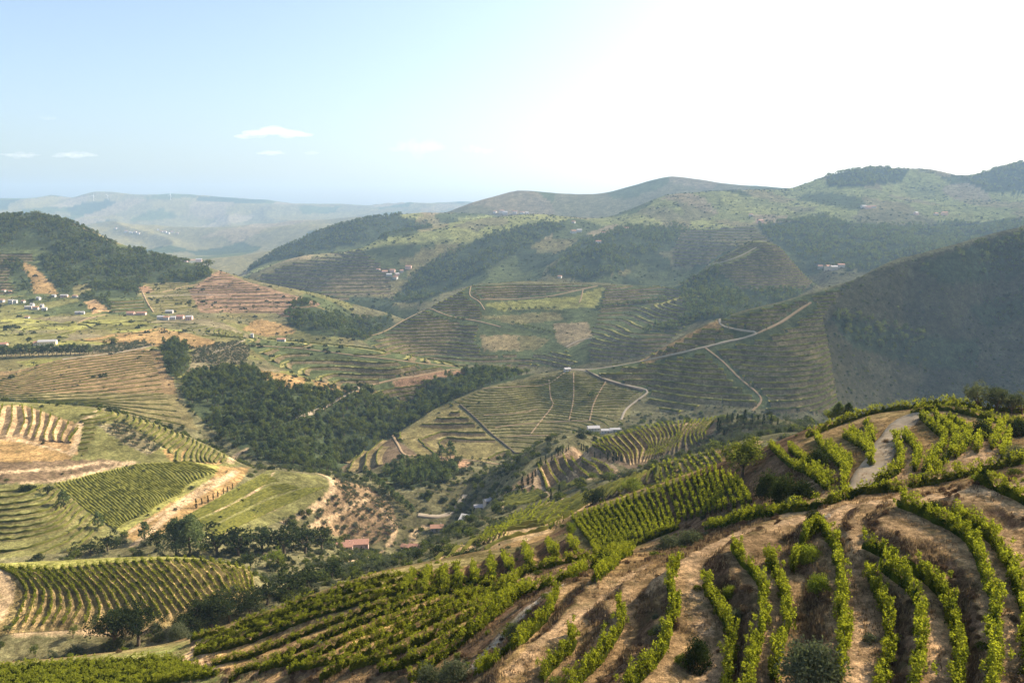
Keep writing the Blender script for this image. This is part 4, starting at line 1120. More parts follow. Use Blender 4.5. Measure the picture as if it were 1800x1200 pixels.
KNOLL = [
 ([(1417,770),(1467,750),(1533,728),(1583,719),(1633,712),(1683,714),(1733,721),(1800,727)], 'vine row running along the crest of the knoll against the shaded hill'),
 ([(1353,787),(1387,820),(1427,840),(1453,863)], 'vine row on the knoll nearest the leafy tree'),
 ([(1387,793),(1433,830),(1460,853)], 'second vine row on the knoll right of the leafy tree'),
 ([(1433,773),(1453,800),(1487,833),(1480,860)], 'vine row on the knoll just right of the dark round bush'),
 ([(1453,787),(1500,827)], 'short straight vine row left of the cobbled track'),
 ([(1483,770),(1527,797),(1530,820)], 'bushy vine row bending beside the cobbled track'),
 ([(1493,763),(1533,790)], 'small vine row high on the left of the cobbled track'),
 ([(1520,747),(1537,780)], 'topmost short vine row left of the cobbled track'),
 ([(1573,773),(1583,807),(1577,833),(1536,853)], 'vine row hugging the right side of the cobbled track'),
 ([(1587,770),(1613,800),(1607,830)], 'vine row second to the right of the cobbled track'),
 ([(1617,735),(1640,757),(1660,777),(1643,807),(1623,833)], 'long bowed vine row third to the right of the cobbled track'),
 ([(1643,735),(1677,767),(1677,790),(1643,833)], 'bowed vine row fourth to the right of the cobbled track'),
 ([(1667,738),(1700,763),(1697,787),(1677,807)], 'bowed vine row beside the dark round bush on the knoll'),
 ([(1740,750),(1720,780),(1717,797)], 'thin vine row between two golden strips on the knoll'),
 ([(1763,750),(1740,797)], 'thin vine row right of the golden strip on the knoll'),
 ([(1773,767),(1760,813)], 'last thin vine row on the knoll by the right edge'),
 ([(1600,728),(1660,722),(1720,735),(1765,745),(1800,748)], 'vine row just below the crest of the knoll at right'),
 ([(1240,932),(1347,909),(1443,892),(1520,869),(1593,864)], 'vine row above the crest track, left of centre of the spur'),
 ([(1600,858),(1683,842),(1733,829),(1800,815)], 'vine row with posts along the crest track at right'),
 ([(867,1043),(933,1007),(1033,983),(1083,973),(1133,953),(1193,930)], 'long vine row rising past the top of the stone track'),
 ([(1040,1000),(1075,990),(1110,975)], 'short vine row at the top of the stone track'),
 ([(1045,1025),(1075,1000),(1085,990)], 'bushy short vine row right of the stone track top'),
 ([(880,1070),(930,1045),(1000,1020),(1030,1003)], 'sparse vine row on the left side of the stone track'),
]
for uv, lab in KNOLL:
    Pth = ground_path(uv, (60, 200), .6)
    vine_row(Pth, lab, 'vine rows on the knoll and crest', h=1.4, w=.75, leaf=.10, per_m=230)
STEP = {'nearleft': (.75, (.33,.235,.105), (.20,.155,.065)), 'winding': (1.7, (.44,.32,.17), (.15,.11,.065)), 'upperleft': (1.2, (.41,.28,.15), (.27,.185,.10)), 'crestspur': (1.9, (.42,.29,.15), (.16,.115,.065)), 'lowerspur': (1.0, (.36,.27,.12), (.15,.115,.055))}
FLAB = {
 'nearleft': ('{} curving vine row from the left on the rounded striped hill at lower left', 'vine rows on the rounded lower left hill', 1.1, .8, .20, 26),
 'winding': ('{} thin vine row from the left on the S-curved terraces at centre right', 'vine rows on the S-curved terraces', 1.2, .8, .30, 8),
 'block': ('{} straight vine row from the left in the close-planted block', 'vine rows of the close-planted block', 1.35, .5, .13, 60),
 'block_upper': ('{} straight vine row from the left in the block below the leafy tree', 'vine rows under the leafy tree', 1.35, .5, .13, 60),
 'short': ('{} short vine row from the left on the small steep terraces, mid slope', 'short rows on the small steep terraces', 1.4, .9, .135, 110),
 'slope': ('{} long vine row from the top slanting up the near slope, bottom centre left', 'slanting vine rows on the near slope', 1.25, .75, .095, 240),
 'corner': ('{} vine row from the top in the green bottom left corner', 'vine rows in the bottom left corner', 1.2, .9, .12, 130),
 'upperleft': ('{} thin vine row from the left on the bare tan terraces at the left edge', 'vine rows on the bare tan terraces', 1.2, .8, .30, 8),
 'crestspur': ('{} thin vine row from the left curving down from the cypress drive', 'vine rows below the cypress drive', 1.4, .8, .36, 12),
 'lowerspur': ('{} vine row from the left on the spur above the white house', 'vine rows on the spur above the white house', 1.4, .8, .28, 16),
 'ledge': ('{} vine row from the left on the ledge behind the close-planted block', 'vine rows on the ledge behind the block', 1.4, .8, .28, 16),
}
for F in FIELDS:
    lab, grp, h, w, leaf, pm = FLAB[F.name]
    for s in range(int(F.idx[0]), int(F.idx[-1]) + 1):
        u, v = F.row(min(s + .04, F.idx[-1]))
        Pg = ground(u, v, F.yr)
        Pg[1:-1] = (Pg[:-2] + Pg[1:-1] + Pg[2:]) / 3
        Pth = smooth_path(Pg[::3], 1.0 if F.yr[0] < 200 else 2.0)
        if len(Pth) < 3: continue
        if F.name in STEP: Pth[:, 2] += STEP[F.name][0] + .05
        vine_row(Pth, lab.format(ordinal(s + 1)), grp, h=h, w=w, leaf=leaf, per_m=pm, posts=(F.yr[0] < 125 and F.name != 'corner'))

# ------------------------------------------------------------------ stepped terraces under the lofted rows
for F in FIELDS:
    if F.name not in STEP: continue
    hst, ctr, cbk = STEP[F.name]
    Vs, Fs, Cs, o = [], [], [], 0
    for s in range(int(F.idx[0]), int(F.idx[-1])):
        rows = []
        for q in (s, s + .45, s + 1):
            u, v = F.row(min(q, F.idx[-1] - 1e-6), 40)
            G = ground(u, v, F.yr)
            for _ in range(3): G[1:-1] = (G[:-2] + G[1:-1] * 2 + G[2:]) / 4
            rows.append(G)
        n = len(rows[0])
        ed = np.minimum(1, np.minimum(np.arange(n), n - 1 - np.arange(n)) / 5.0)
        A, B, Cc_ = rows
        A = A + np.c_[np.zeros((n, 2)), .12 + hst * ed]; B = B + np.c_[np.zeros((n, 2)), np.full(n, .12)]; Cc_ = Cc_ + np.c_[np.zeros((n, 2)), .12 + hst * ed]
        V = np.vstack([A, B, B, Cc_])
        i = np.arange(n - 1)
        Fs.append(np.vstack([np.stack([i, i + 1, n + i + 1, n + i], -1), np.stack([2*n + i, 2*n + i + 1, 3*n + i + 1, 3*n + i], -1)]) + o)
        Vs.append(V); o += len(V)
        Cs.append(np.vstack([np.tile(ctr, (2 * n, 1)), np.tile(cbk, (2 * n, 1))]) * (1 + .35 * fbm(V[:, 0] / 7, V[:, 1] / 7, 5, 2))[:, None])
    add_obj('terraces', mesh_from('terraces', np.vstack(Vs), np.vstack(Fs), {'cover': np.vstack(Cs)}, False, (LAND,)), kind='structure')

# ------------------------------------------------------------------ terraces and rows of the farther vineyards
def contour_terraces(name, poly, yr, dz, hv=1.4, wv=1.0, tread=C_DRY, bank=C_BANK, share=.55, wedge=True, acc=None, keep=1.0):
    q = np.array(poly, float)
    tq, _ = ray(q[:, 0], q[:, 1])
    i0 = max(0, np.searchsorted(tc, tq.min()) - 1); i1 = np.searchsorted(tc, tq.max()) + 1
    j0 = np.searchsorted(Lr, math.log(yr[0])); j1 = np.searchsorted(Lr, math.log(yr[1]))
    sl = (slice(i0, i1), slice(j0, j1))
    x, y, z, gx, gy = XX[sl], YY[sl], ZZ[sl], GX[sl], GY[sl]
    # smooth the gradient a little
    m = inpoly(UU[sl], VV[sl], q) & (RUNMAX[sl] - W[sl] < 0.012) & ~NOTERR[sl]
    cell = m[:-1, :-1] & m[1:, :-1] & m[1:, 1:] & m[:-1, 1:]
    if not cell.any(): return
    z0, z1 = z[m].min(), z[m].max()
    out = []
    def edge(a, b, lev):
        za, zb = z[a], z[b]
        f = ((lev - za) / np.where(np.abs(zb - za) < 1e-9, 1e-9, zb - za))
        hit = ((za < lev) != (zb < lev))
        P4 = np.stack([x[a] + f * (x[b] - x[a]), y[a] + f * (y[b] - y[a]), gx[a] + f * (gx[b] - gx[a]), gy[a] + f * (gy[b] - gy[a])], -1)
        return hit, P4
    A = (slice(None, -1), slice(None, -1)); B = (slice(1, None), slice(None, -1)); Cc = (slice(1, None), slice(1, None)); D = (slice(None, -1), slice(1, None))
    TV, TF, TC, HV, HF, HT = acc
    levs = [z0]
    while levs[-1] < z1: levs.append(levs[-1] + dz * rng.uniform(.78, 1.25))
    for li in range(1, len(levs) - 1):
        lev = levs[li]; ddz = lev - levs[li - 1]
        if keep < 1 and rng.random() > keep: continue
        hits, pts4 = zip(*[edge(a, b, lev) for a, b in ((A, B), (B, Cc), (Cc, D), (D, A))])
        H = np.stack(hits, -1) & cell[..., None]
        two = H.sum(-1) == 2
        if not two.any(): continue
        Hs = H[two]; Ps = np.stack([p[two] for p in pts4], 1)
        first = Hs.argmax(1); last = 3 - Hs[:, ::-1].argmax(1)
        r = np.arange(len(Hs))
        seg = np.stack([Ps[r, first], Ps[r, last]], 1)            # (n,2,4)
        p = seg[..., :2]; g = seg[..., 2:]
        gm = np.linalg.norm(g, axis=-1, keepdims=True) + 1e-6
        nrm = -g / gm
        Wd = np.clip(ddz / gm, 1.2, 3.4 * dz)
        lvl = lev
        hsh = vnoise(p[..., 0] / 9.0, p[..., 1] / 9.0, 3)
        Bp = p + nrm * Wd * share
        if wedge:
            Cp = p + nrm * Wd
            n = len(p)
            V = np.zeros((n, 8, 3)); 
            V[:, 0:2, :2] = p; V[:, 0:2, 2] = lvl + .05
            V[:, 2:4, :2] = Bp; V[:, 2:4, 2] = lvl
            V[:, 4:6, :2] = Bp; V[:, 4:6, 2] = lvl
            V[:, 6:8, :2] = Cp; V[:, 6:8, 2] = np.minimum(zat(Cp[..., 0], Cp[..., 1]) - .05, lvl - .2)
            o = sum(len(a) for a in TV)
            b0 = o + 8 * np.arange(n)[:, None]
            TF.append(np.vstack([b0 + [0, 1, 3, 2], b0 + [4, 5, 7, 6]]))
            TV.append(V.reshape(-1, 3))
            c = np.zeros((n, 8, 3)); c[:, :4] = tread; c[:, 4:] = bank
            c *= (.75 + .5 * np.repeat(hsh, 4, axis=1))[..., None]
            TC.append(c.reshape(-1, 3))
        # the row itself near the edge of the tread
        Rp = Bp - nrm * .5 if wedge else p
        zb = np.full(Rp.shape[:2], lvl) if wedge else zat(Rp[..., 0], Rp[..., 1])
        hn = hv * (.35 + 1.1 * vnoise(Rp[..., 0] / 2.7, Rp[..., 1] / 2.7, 12)); wn_ = wv * (.6 + .8 * vnoise(Rp[..., 0] / 3.1, Rp[..., 1] / 3.1, 13))
        n = len(Rp)
        V = np.zeros((n, 2, 4, 3))
        for k, (a, b) in enumerate(((-.5, 0), (-.35, 1), (.35, .95), (.5, 0))):
            V[:, :, k, :2] = Rp + nrm * (a * wn_)[..., None]
            V[:, :, k, 2] = zb + b * hn - (.1 if b == 0 else 0)
        o = sum(len(a) for a in HV)
        b0 = o + 8 * np.arange(n)[:, None]
        HF.append(np.vstack([b0 + [k, k + 1, k + 5, k + 4] for k in range(3)]))
        HV.append(V.reshape(-1, 3))
        tn = np.repeat((vnoise(Rp[..., 0] / 5, Rp[..., 1] / 5, 14) * .8)[..., None], 4, axis=2)
        HT.append(tn.reshape(-1))
def vineyard(name, label, specs):
    acc = ([], [], [], [], [], [])
    for sp in specs:
        contour_terraces(name, acc=acc, **sp)
    TV, TF, TC, HV, HF, HT = acc
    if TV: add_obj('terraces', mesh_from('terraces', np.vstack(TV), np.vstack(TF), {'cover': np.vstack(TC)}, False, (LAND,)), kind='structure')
    if HV: add_obj('vine_rows', mesh_from('vine_rows', np.vstack(HV), np.vstack(HF), {'tone': np.concatenate(HT)}, False, (M_VINEF,)), kind='stuff', label=label, category='vines')
DB = (.175,.135,.07)
vineyard('right', 'rows of vines on the long terraces of the right hill', [
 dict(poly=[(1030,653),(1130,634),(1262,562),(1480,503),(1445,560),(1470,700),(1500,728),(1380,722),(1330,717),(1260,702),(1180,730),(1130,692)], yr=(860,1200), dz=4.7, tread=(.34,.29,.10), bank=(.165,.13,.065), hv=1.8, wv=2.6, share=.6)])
vineyard('centre', 'rows of vines on the terraces of the centre hill', [
 dict(poly=[(590,828),(690,766),(735,800),(700,806),(640,832)], yr=(730,900), dz=4.4, tread=(.24,.18,.08), bank=DB),
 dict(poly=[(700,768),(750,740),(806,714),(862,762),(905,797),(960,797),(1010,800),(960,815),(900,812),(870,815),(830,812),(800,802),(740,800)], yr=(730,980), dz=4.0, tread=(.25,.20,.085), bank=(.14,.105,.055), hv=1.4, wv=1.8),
 dict(poly=[(770,716),(850,683),(1000,653),(1130,687),(1100,741),(1050,760),(1012,795),(907,795),(862,760),(808,712)], yr=(780,1060), dz=1.5, wedge=False, hv=.9, wv=.8)])
vineyard('middle', 'rows of vines on the terraced hill in the middle distance', [
 dict(poly=[(640,602),(760,540),(830,502),(850,528),(845,560),(840,590),(850,620),(930,620),(1000,615),(1030,645),(900,640),(700,640)], yr=(1290,1800), dz=4.1, tread=(.28,.25,.09), bank=DB, hv=1.6, wv=1.8),
 dict(poly=[(830,502),(920,494),(1180,504),(1250,502),(1230,560),(1120,640),(1040,640),(1045,560),(1060,505),(850,528)], yr=(1290,1860), dz=4.1, tread=(.28,.25,.09), bank=DB, hv=1.6, wv=1.8),
 dict(poly=[(1240,468),(1330,422),(1372,433),(1430,498),(1400,511),(1300,504),(1262,474)], yr=(1650,1960), dz=5, tread=(.2,.18,.07), bank=DB, hv=1.5, wv=2.0)])
vineyard('spur', 'rows of vines on the terraced spur left of centre', [
 dict(poly=[(430,594),(500,599),(600,607),(700,622),(800,642),(836,654),(762,667),(722,702),(640,690),(560,672),(480,642),(440,612)], yr=(980,1240), dz=4.6, tread=(.29,.26,.09), bank=DB, hv=1.5, wv=1.8)])
vineyard('left', 'rows of vines and dry terraces on the left hillsides', [
 dict(poly=[(-60,562),(120,566),(240,560),(330,566),(430,585),(425,600),(390,604),(340,588),(280,574),(130,594),(-60,600)], yr=(1060,1420), dz=1.8, tread=(.22,.19,.075), bank=(.13,.12,.05), hv=1.2, wv=1.5),
 dict(poly=[(130,598),(280,577),(350,591),(395,607),(330,613),(200,603)], yr=(1050,1420), dz=2.4, tread=(.28,.2,.1), bank=DB, hv=1.0, wv=1.2),
 dict(poly=[(332,510),(388,476),(420,492),(500,517),(560,533),(520,561),(480,549),(352,548)], yr=(1300,2100), dz=4, tread=(.34,.21,.12), bank=(.17,.11,.07), hv=.8, wv=1.2),
 dict(poly=[(-60,440),(60,440),(66,460),(28,458),(22,492),(40,514),(-60,520)], yr=(1500,2100), dz=5, tread=(.17,.16,.07), bank=DB, hv=1.6, wv=2),
 dict(poly=[(188,524),(250,520),(266,550),(196,550)], yr=(1300,1800), dz=3.5, tread=(.15,.14,.06), bank=DB, hv=1.6, wv=2),
 dict(poly=[(255,500),(328,497),(350,545),(272,549)], yr=(1300,1900), dz=2.6, wedge=False, hv=1.0, wv=1.2)])
vineyard('far', 'rows of vines on the distant terraced slopes', [
 dict(poly=[(440,492),(500,464),(560,448),(640,436),(690,470),(690,520),(640,520),(560,532),(480,510)], yr=(2050,2900), dz=8, tread=(.17,.16,.08), bank=DB, hv=2, wv=3),
 dict(poly=[(1190,400),(1330,398),(1360,440),(1290,436),(1240,466),(1190,470)], yr=(1950,2800), dz=8, tread=(.15,.15,.07), bank=DB, hv=2, wv=3)])
vineyard('ledges', 'rows of vines on the narrow ledges of the spur below the knoll', [
 dict(poly=[(760,992),(800,968),(850,945),(900,912),(1000,878),(1080,852),(1180,815),(1280,790),(1330,775),(1420,768),(1290,800),(1180,838),(1060,880),(1000,912),(950,958),(900,968),(850,976)], yr=(192,450), dz=2.3, tread=(.40,.28,.14), bank=(.15,.105,.055), hv=1.5, wv=1.1)])
vineyard('valley', 'rows of vines on the small plots above the valley road', [
 dict(poly=[(135,715),(180,718),(250,738),(330,768),(400,802),(395,815),(300,811),(285,788),(215,742),(172,745),(150,800),(133,800),(145,750)], yr=(505,650), dz=1.5, tread=(.26,.23,.07), bank=(.15,.13,.05), hv=1.2, wv=1.1),
 dict(poly=[(-60,852),(92,852),(150,897),(208,940),(195,962),(-60,988)], yr=(400,510), dz=1.25, tread=(.24,.2,.07), bank=(.15,.13,.05), hv=1.2, wv=1.0),
 dict(poly=[(884,872),(902,863),(938,854),(953,863),(960,876),(936,886),(902,888),(888,892)], yr=(430,560), dz=.9, wedge=False, hv=1.2, wv=1.2),
 dict(poly=[(992,854),(1024,837),(1031,847),(1023,860),(993,872)], yr=(430,560), dz=.9, wedge=False, hv=1.2, wv=1.2)])
# close-planted plots on the valley side: rows cross the slope at a slant
LOFTS = [Field('plot', 'V', [[(97,850),(150,893),(213,937)], [(170,832),(235,875),(268,905)], [(240,816),(300,855),(325,870)], [(330,811),(362,820),(386,831)]], [0, 14, 30, 46], (440, 580)),
         Field('plots', 'H', [[(335,903),(400,868),(472,828)], [(372,946),(480,896),(584,850)]], [0, 26], (440, 640))]
LOFTS.append(Field('brown', 'H', [[(-40,668),(30,658),(110,634),(250,616),(286,622)], [(-40,690),(60,684),(150,672),(300,648)], [(-40,703),(60,704),(180,702),(312,690)], [(60,707),(180,714),(250,732),(345,752)]], [0,9,14,19], (790,1180)))
HV, HF, HT, o = [], [], [], 0
for F in LOFTS:
    for s in range(int(F.idx[0]), int(F.idx[-1]) + 1):
        if F.name == 'plots' and s in (8, 9, 17, 18): continue
        u, v = F.row(s, 30)
        Pg = ground(u, v, F.yr); Pg[1:-1] = (Pg[:-2] + Pg[1:-1] + Pg[2:]) / 3
        V, Fq, tn = hedge(smooth_path(Pg[::3], 2.2 if F.name != 'brown' else 4.0), .85 if F.name != 'brown' else 1.0, 1.0 if F.name != 'brown' else 1.3, 5000 + s)
        HV.append(V); HF.append(Fq + o); HT.append(np.clip(tn + {'plot': .45, 'plots': .2, 'brown': -.1}[F.name], 0, 1)); o += len(V)
add_obj('vine_rows', mesh_from('vine_rows', np.vstack(HV), np.vstack(HF), {'tone': np.concatenate(HT)}, False, (M_VINEF,)), kind='stuff', label='rows of vines in the green and brown plots on the left valley side', category='vines')
# ------------------------------------------------------------------ tracks
def track_material(name, col, dark):
    m, nt, out = new_mat(name)
    c = mixrgb(nt, ramp(nt, noise_tex(nt, .35, 5, .7), .32, .7), dark, col)
    c = mixrgb(nt, ramp(nt, noise_tex(nt, 4.0, 5, .8), .55, .8, 0, .6), c, [x * .55 for x in col])
    d = N(nt, 'ShaderNodeBsdfDiffuse', Roughness=1.0); nt.links.new(c, d.inputs['Color'])
    bp = N(nt, 'ShaderNodeBump', Strength=.7, Distance=.15); nt.links.new(noise_tex(nt, 3.0, 6, .75), bp.inputs['Height']); nt.links.new(bp.outputs[0], d.inputs['Normal'])
    nt.links.new(d.outputs[0], out.inputs[0])
    return m
M_DIRT = track_material('dirt_track', (.44,.31,.18), (.33,.23,.13))
M_PALE = track_material('pale_road', (.46,.38,.28), (.36,.29,.20))
M_STONE = track_material('cobbled_track', (.52,.42,.29), (.30,.225,.14))
M_WALL = track_material('dry_stone', (.17,.14,.10), (.11,.09,.065))
def track(name, uv, yr, width, mat, step=None, lift=.10, cols=5):
    mid = ground(np.mean([p[0] for p in uv]), np.mean([p[1] for p in uv]), yr)[0][1]
    step = step or max(.5, mid * .006)
    Pth = ground_path(uv, yr, step)
    d = np.gradient(Pth[:, :2], axis=0); d /= np.linalg.norm(d, axis=1)[:, None] + 1e-9
    nr = np.c_[-d[:, 1], d[:, 0]]
    n = len(Pth)
    wv = width * (1 + .16 * fbm(np.arange(n) * step / 9.0, np.zeros(n), int(uv[0][0]), 3))
    V = np.zeros((n, cols, 3))
    for k in range(cols):
        f = k / (cols - 1) - .5
        V[:, k, :2] = Pth[:, :2] + nr * (f * wv)[:, None]
        V[:, k, 2] = zat(V[:, k, 0], V[:, k, 1])
    # a road is cut level across: blend each cross-section towards its middle height
    zm = V[:, :, 2].max(1, keepdims=True) if mid > 250 else V[:, :, 2].mean(1, keepdims=True)
    V[:, :, 2] = np.maximum(V[:, :, 2], zm * .6 + V[:, :, 2] * .4) + lift * max(1.0, mid / 200)
    idx = np.arange(n * cols).reshape(n, cols)
    F = np.stack([idx[:-1, :-1], idx[1:, :-1], idx[1:, 1:], idx[:-1, 1:]], -1).reshape(-1, 4)
    # side skirts so that the edge meets the ground
    V2 = V[:, [0, -1]].copy(); V2[:, :, 2] -= .5 * max(1.0, mid / 150)
    b = n * cols
    i2 = b + np.arange(n * 2).reshape(n, 2)
    Fs = np.vstack([np.stack([idx[:-1, 0], i2[:-1, 0], i2[1:, 0], idx[1:, 0]], -1), np.stack([idx[:-1, -1], idx[1:, -1], i2[1:, 1], i2[:-1, 1]], -1)])
    me = mesh_from(name, np.vstack([V.reshape(-1, 3), V2.reshape(-1, 3)]), np.vstack([F, Fs]), None, True, (mat,))
    return add_obj(name, me, kind='structure')
# near tracks
track('cobbled_track', [(1625,727),(1600,737),(1572,762),(1555,790),(1535,825),(1515,862)], (80,160), 3.6, M_STONE)
# valley tracks
track('valley_road', [(735,905),(770,908),(795,900),(806,885),(818,870)], (560,720), 4.5, M_PALE)
track('dirt_track', [(522,736),(560,720),(600,698),(628,684),(632,672)], (800,1020), 4.0, M_PALE)
# cypress drive and spur tracks
# hill roads
for uv, yr, wd, mt in HILL_ROADS:
    track('hill_road', uv, yr, wd * .75, M_PALE if mt == 'M_PALE' else M_DIRT, lift=.12)
# field lanes on the centre hill
for uv in ([(965,668),(968,700),(972,712),(950,740),(932,764)], [(1008,655),(1008,700),(1000,740)], [(1065,670),(1045,705),(1036,740)], [(848,683),(900,680),(960,676),(992,655)],
           [(850,730),(900,727),(945,720)], [(870,752),(920,745),(1000,740),(1036,740)], [(890,768),(940,765),(1000,767)]):
    track('field_lane', uv, (760,1050), 1.6, M_DIRT)
track('stone_wall', [(808,712),(835,735),(862,762),(885,780),(905,797)], (750,980), 1.3, M_WALL, lift=.35)
track('stone_wall', [(905,797),(960,797),(1010,798)], (740,880), 1.2, M_WALL, lift=.35)
track('stone_wall', [(1030,652),(1060,668),(1100,680),(1130,688)], (900,1060), 1.5, M_WALL, lift=.35)

# ------------------------------------------------------------------ woods
wood = (CLS == W_) & (np.abs(TT) < 0.8)
dens = np.interp(YY, [300, 700, 1000, 1600, 2200, 3500], [.020, .020, .017, .014, .009, .006])
Pw = scatter(wood, dens * np.clip(.95 + 3.0 * fbm(XX / 70, YY / 70, 97, 3), .12, 1.3))
hw = np.interp(Pw[:, 1], [700, 1000, 2000, 3500], [9.5, 9.5, 10.5, 12]) * rng.uniform(.55, 1.3, len(Pw))
uw, vw = to_pix(Pw[:, 0], Pw[:, 1], Pw[:, 2] + hw * .7)
ti, _ = _frac(tc, Pw[:, 0] / Pw[:, 1]); lj, _ = _frac(Lr, np.log(Pw[:, 1]))
seen = ((Pw[:, 2] + hw) / Pw[:, 1] > RUNMAX[ti, lj] - 1e-4) & (uw > 0) & (uw < 1800)
size = np.where(seen & (Pw[:, 1] < 1100), hw / Pw[:, 1], 0)
big = np.argsort(-size)[:190]
for i in big:
    kind = 'pine' if rng.random() < .62 else 'oak'
    if Pw[i, 1] < 800 and Pw[i, 0] / Pw[i, 1] > -.18:
        lab, grp = 'dark %s in the copse below the red terraces', '%ss of the small copse'
    elif Pw[i, 0] / Pw[i, 1] > -.14:
        lab, grp = 'dark %s in the narrow wooded gully behind the centre hill', '%ss of the narrow gully'
    elif Pw[i, 0] / Pw[i, 1] < -.40:
        lab, grp = 'dark %s in the clump above the brown field', '%ss of the field clump'
    else:
        lab, grp = 'dark %s in the large wood on the slope left of centre', '%ss of the large wood'
    plant(kind, Pw[i], hw[i], lab % kind, grp % kind, lod='mid', wide=rng.uniform(.9, 1.3))
rest = np.ones(len(Pw), bool); rest[big] = False
protos_mid = [joined_proto('oak', 'mid', 3, M_MID), joined_proto('oak', 'mid', 0, M_DARK)] + [joined_proto('pine', 'mid', v) for v in range(3)] + [joined_proto('oak', 'mid', v) for v in range(3)]
protos_far = [joined_proto('oak', 'far', 3, M_MID)] + [joined_proto('pine', 'far', v) for v in range(3)] + [joined_proto('oak', 'far', v) for v in range(3)]
a = rest & (Pw[:, 1] < 1250); b = rest & (Pw[:, 1] >= 1250)
instancer('woodland', Pw[a], hw[a], rng.uniform(.9, 1.35, a.sum()), protos_mid, 'mass of pines and oaks on the wooded slopes left of centre', 'wood', 1)
instancer('woodland', Pw[b], hw[b], rng.uniform(.9, 1.4, b.sum()), protos_far, 'far woods on the hills in the middle distance', 'wood', 2)
# loose trees and hedges among the fields
loose = (CLS == 0) & (np.abs(TT) < .8) & (((YY > 950) & (YY < 1900) & (TT < -.2)) | ((YY > 1900) & (YY < 3900)))
pat = np.clip(fbm(XX / 90, YY / 60, 31, 3) * 2.2, 0, 1)
Pl = scatter(loose, .0045 * pat + .0005)
hl = rng.uniform(1.6, 6.0, len(Pl))
instancer('field_trees', Pl, hl, rng.uniform(1.1, 1.6, len(Pl)), [joined_proto('olive', 'far', 0), joined_proto('oak', 'far', 1), joined_proto('shrub', 'far', 2)], 'scattered small trees and hedges among the distant fields', 'trees', 3)
# bushes dotted over the open slopes
Pq = scatter((CLS == 0) & (np.abs(TT) < .8) & (YY > 215) & (YY < 1950), .0022 * np.clip(.5 + 1.5 * fbm(XX / 40, YY / 40, 35, 3), 0, 1))
instancer('bushes', Pq, rng.uniform(.8, 2.4, len(Pq)), rng.uniform(1.0, 1.6, len(Pq)), [joined_proto('shrub', 'far', 0), joined_proto('shrub', 'far', 1, M_OLIVE), joined_proto('olive', 'far', 2)], 'small bushes dotted over the open slopes', 'bushes', 8)
# scrub
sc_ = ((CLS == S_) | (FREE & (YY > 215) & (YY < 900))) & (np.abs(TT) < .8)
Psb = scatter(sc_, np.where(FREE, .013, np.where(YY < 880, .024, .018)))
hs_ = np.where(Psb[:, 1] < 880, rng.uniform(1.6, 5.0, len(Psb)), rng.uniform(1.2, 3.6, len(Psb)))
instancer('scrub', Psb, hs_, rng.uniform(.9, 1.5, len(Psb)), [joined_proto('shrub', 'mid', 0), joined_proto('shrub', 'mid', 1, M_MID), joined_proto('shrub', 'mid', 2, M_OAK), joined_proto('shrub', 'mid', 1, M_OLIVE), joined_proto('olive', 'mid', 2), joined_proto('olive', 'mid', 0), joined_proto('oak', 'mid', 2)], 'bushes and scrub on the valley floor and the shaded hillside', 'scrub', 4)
# olive groves: planted in loose lines
ol = (CLS == O_) & (np.abs(TT) < .8)
Po = scatter(ol, .055)
Po[:, 1] = np.round(Po[:, 1] / 6) * 6 + rng.normal(0, .6, len(Po)); Po[:, 2] = zat(Po[:, 0], Po[:, 1])
instancer('olive_grove', Po, rng.uniform(2.4, 4.2, len(Po)), rng.uniform(1.1, 1.5, len(Po)), [joined_proto('olive', 'mid', v) for v in range(3)], 'small grey-green olive trees planted across the dry groves', 'olive trees', 5)

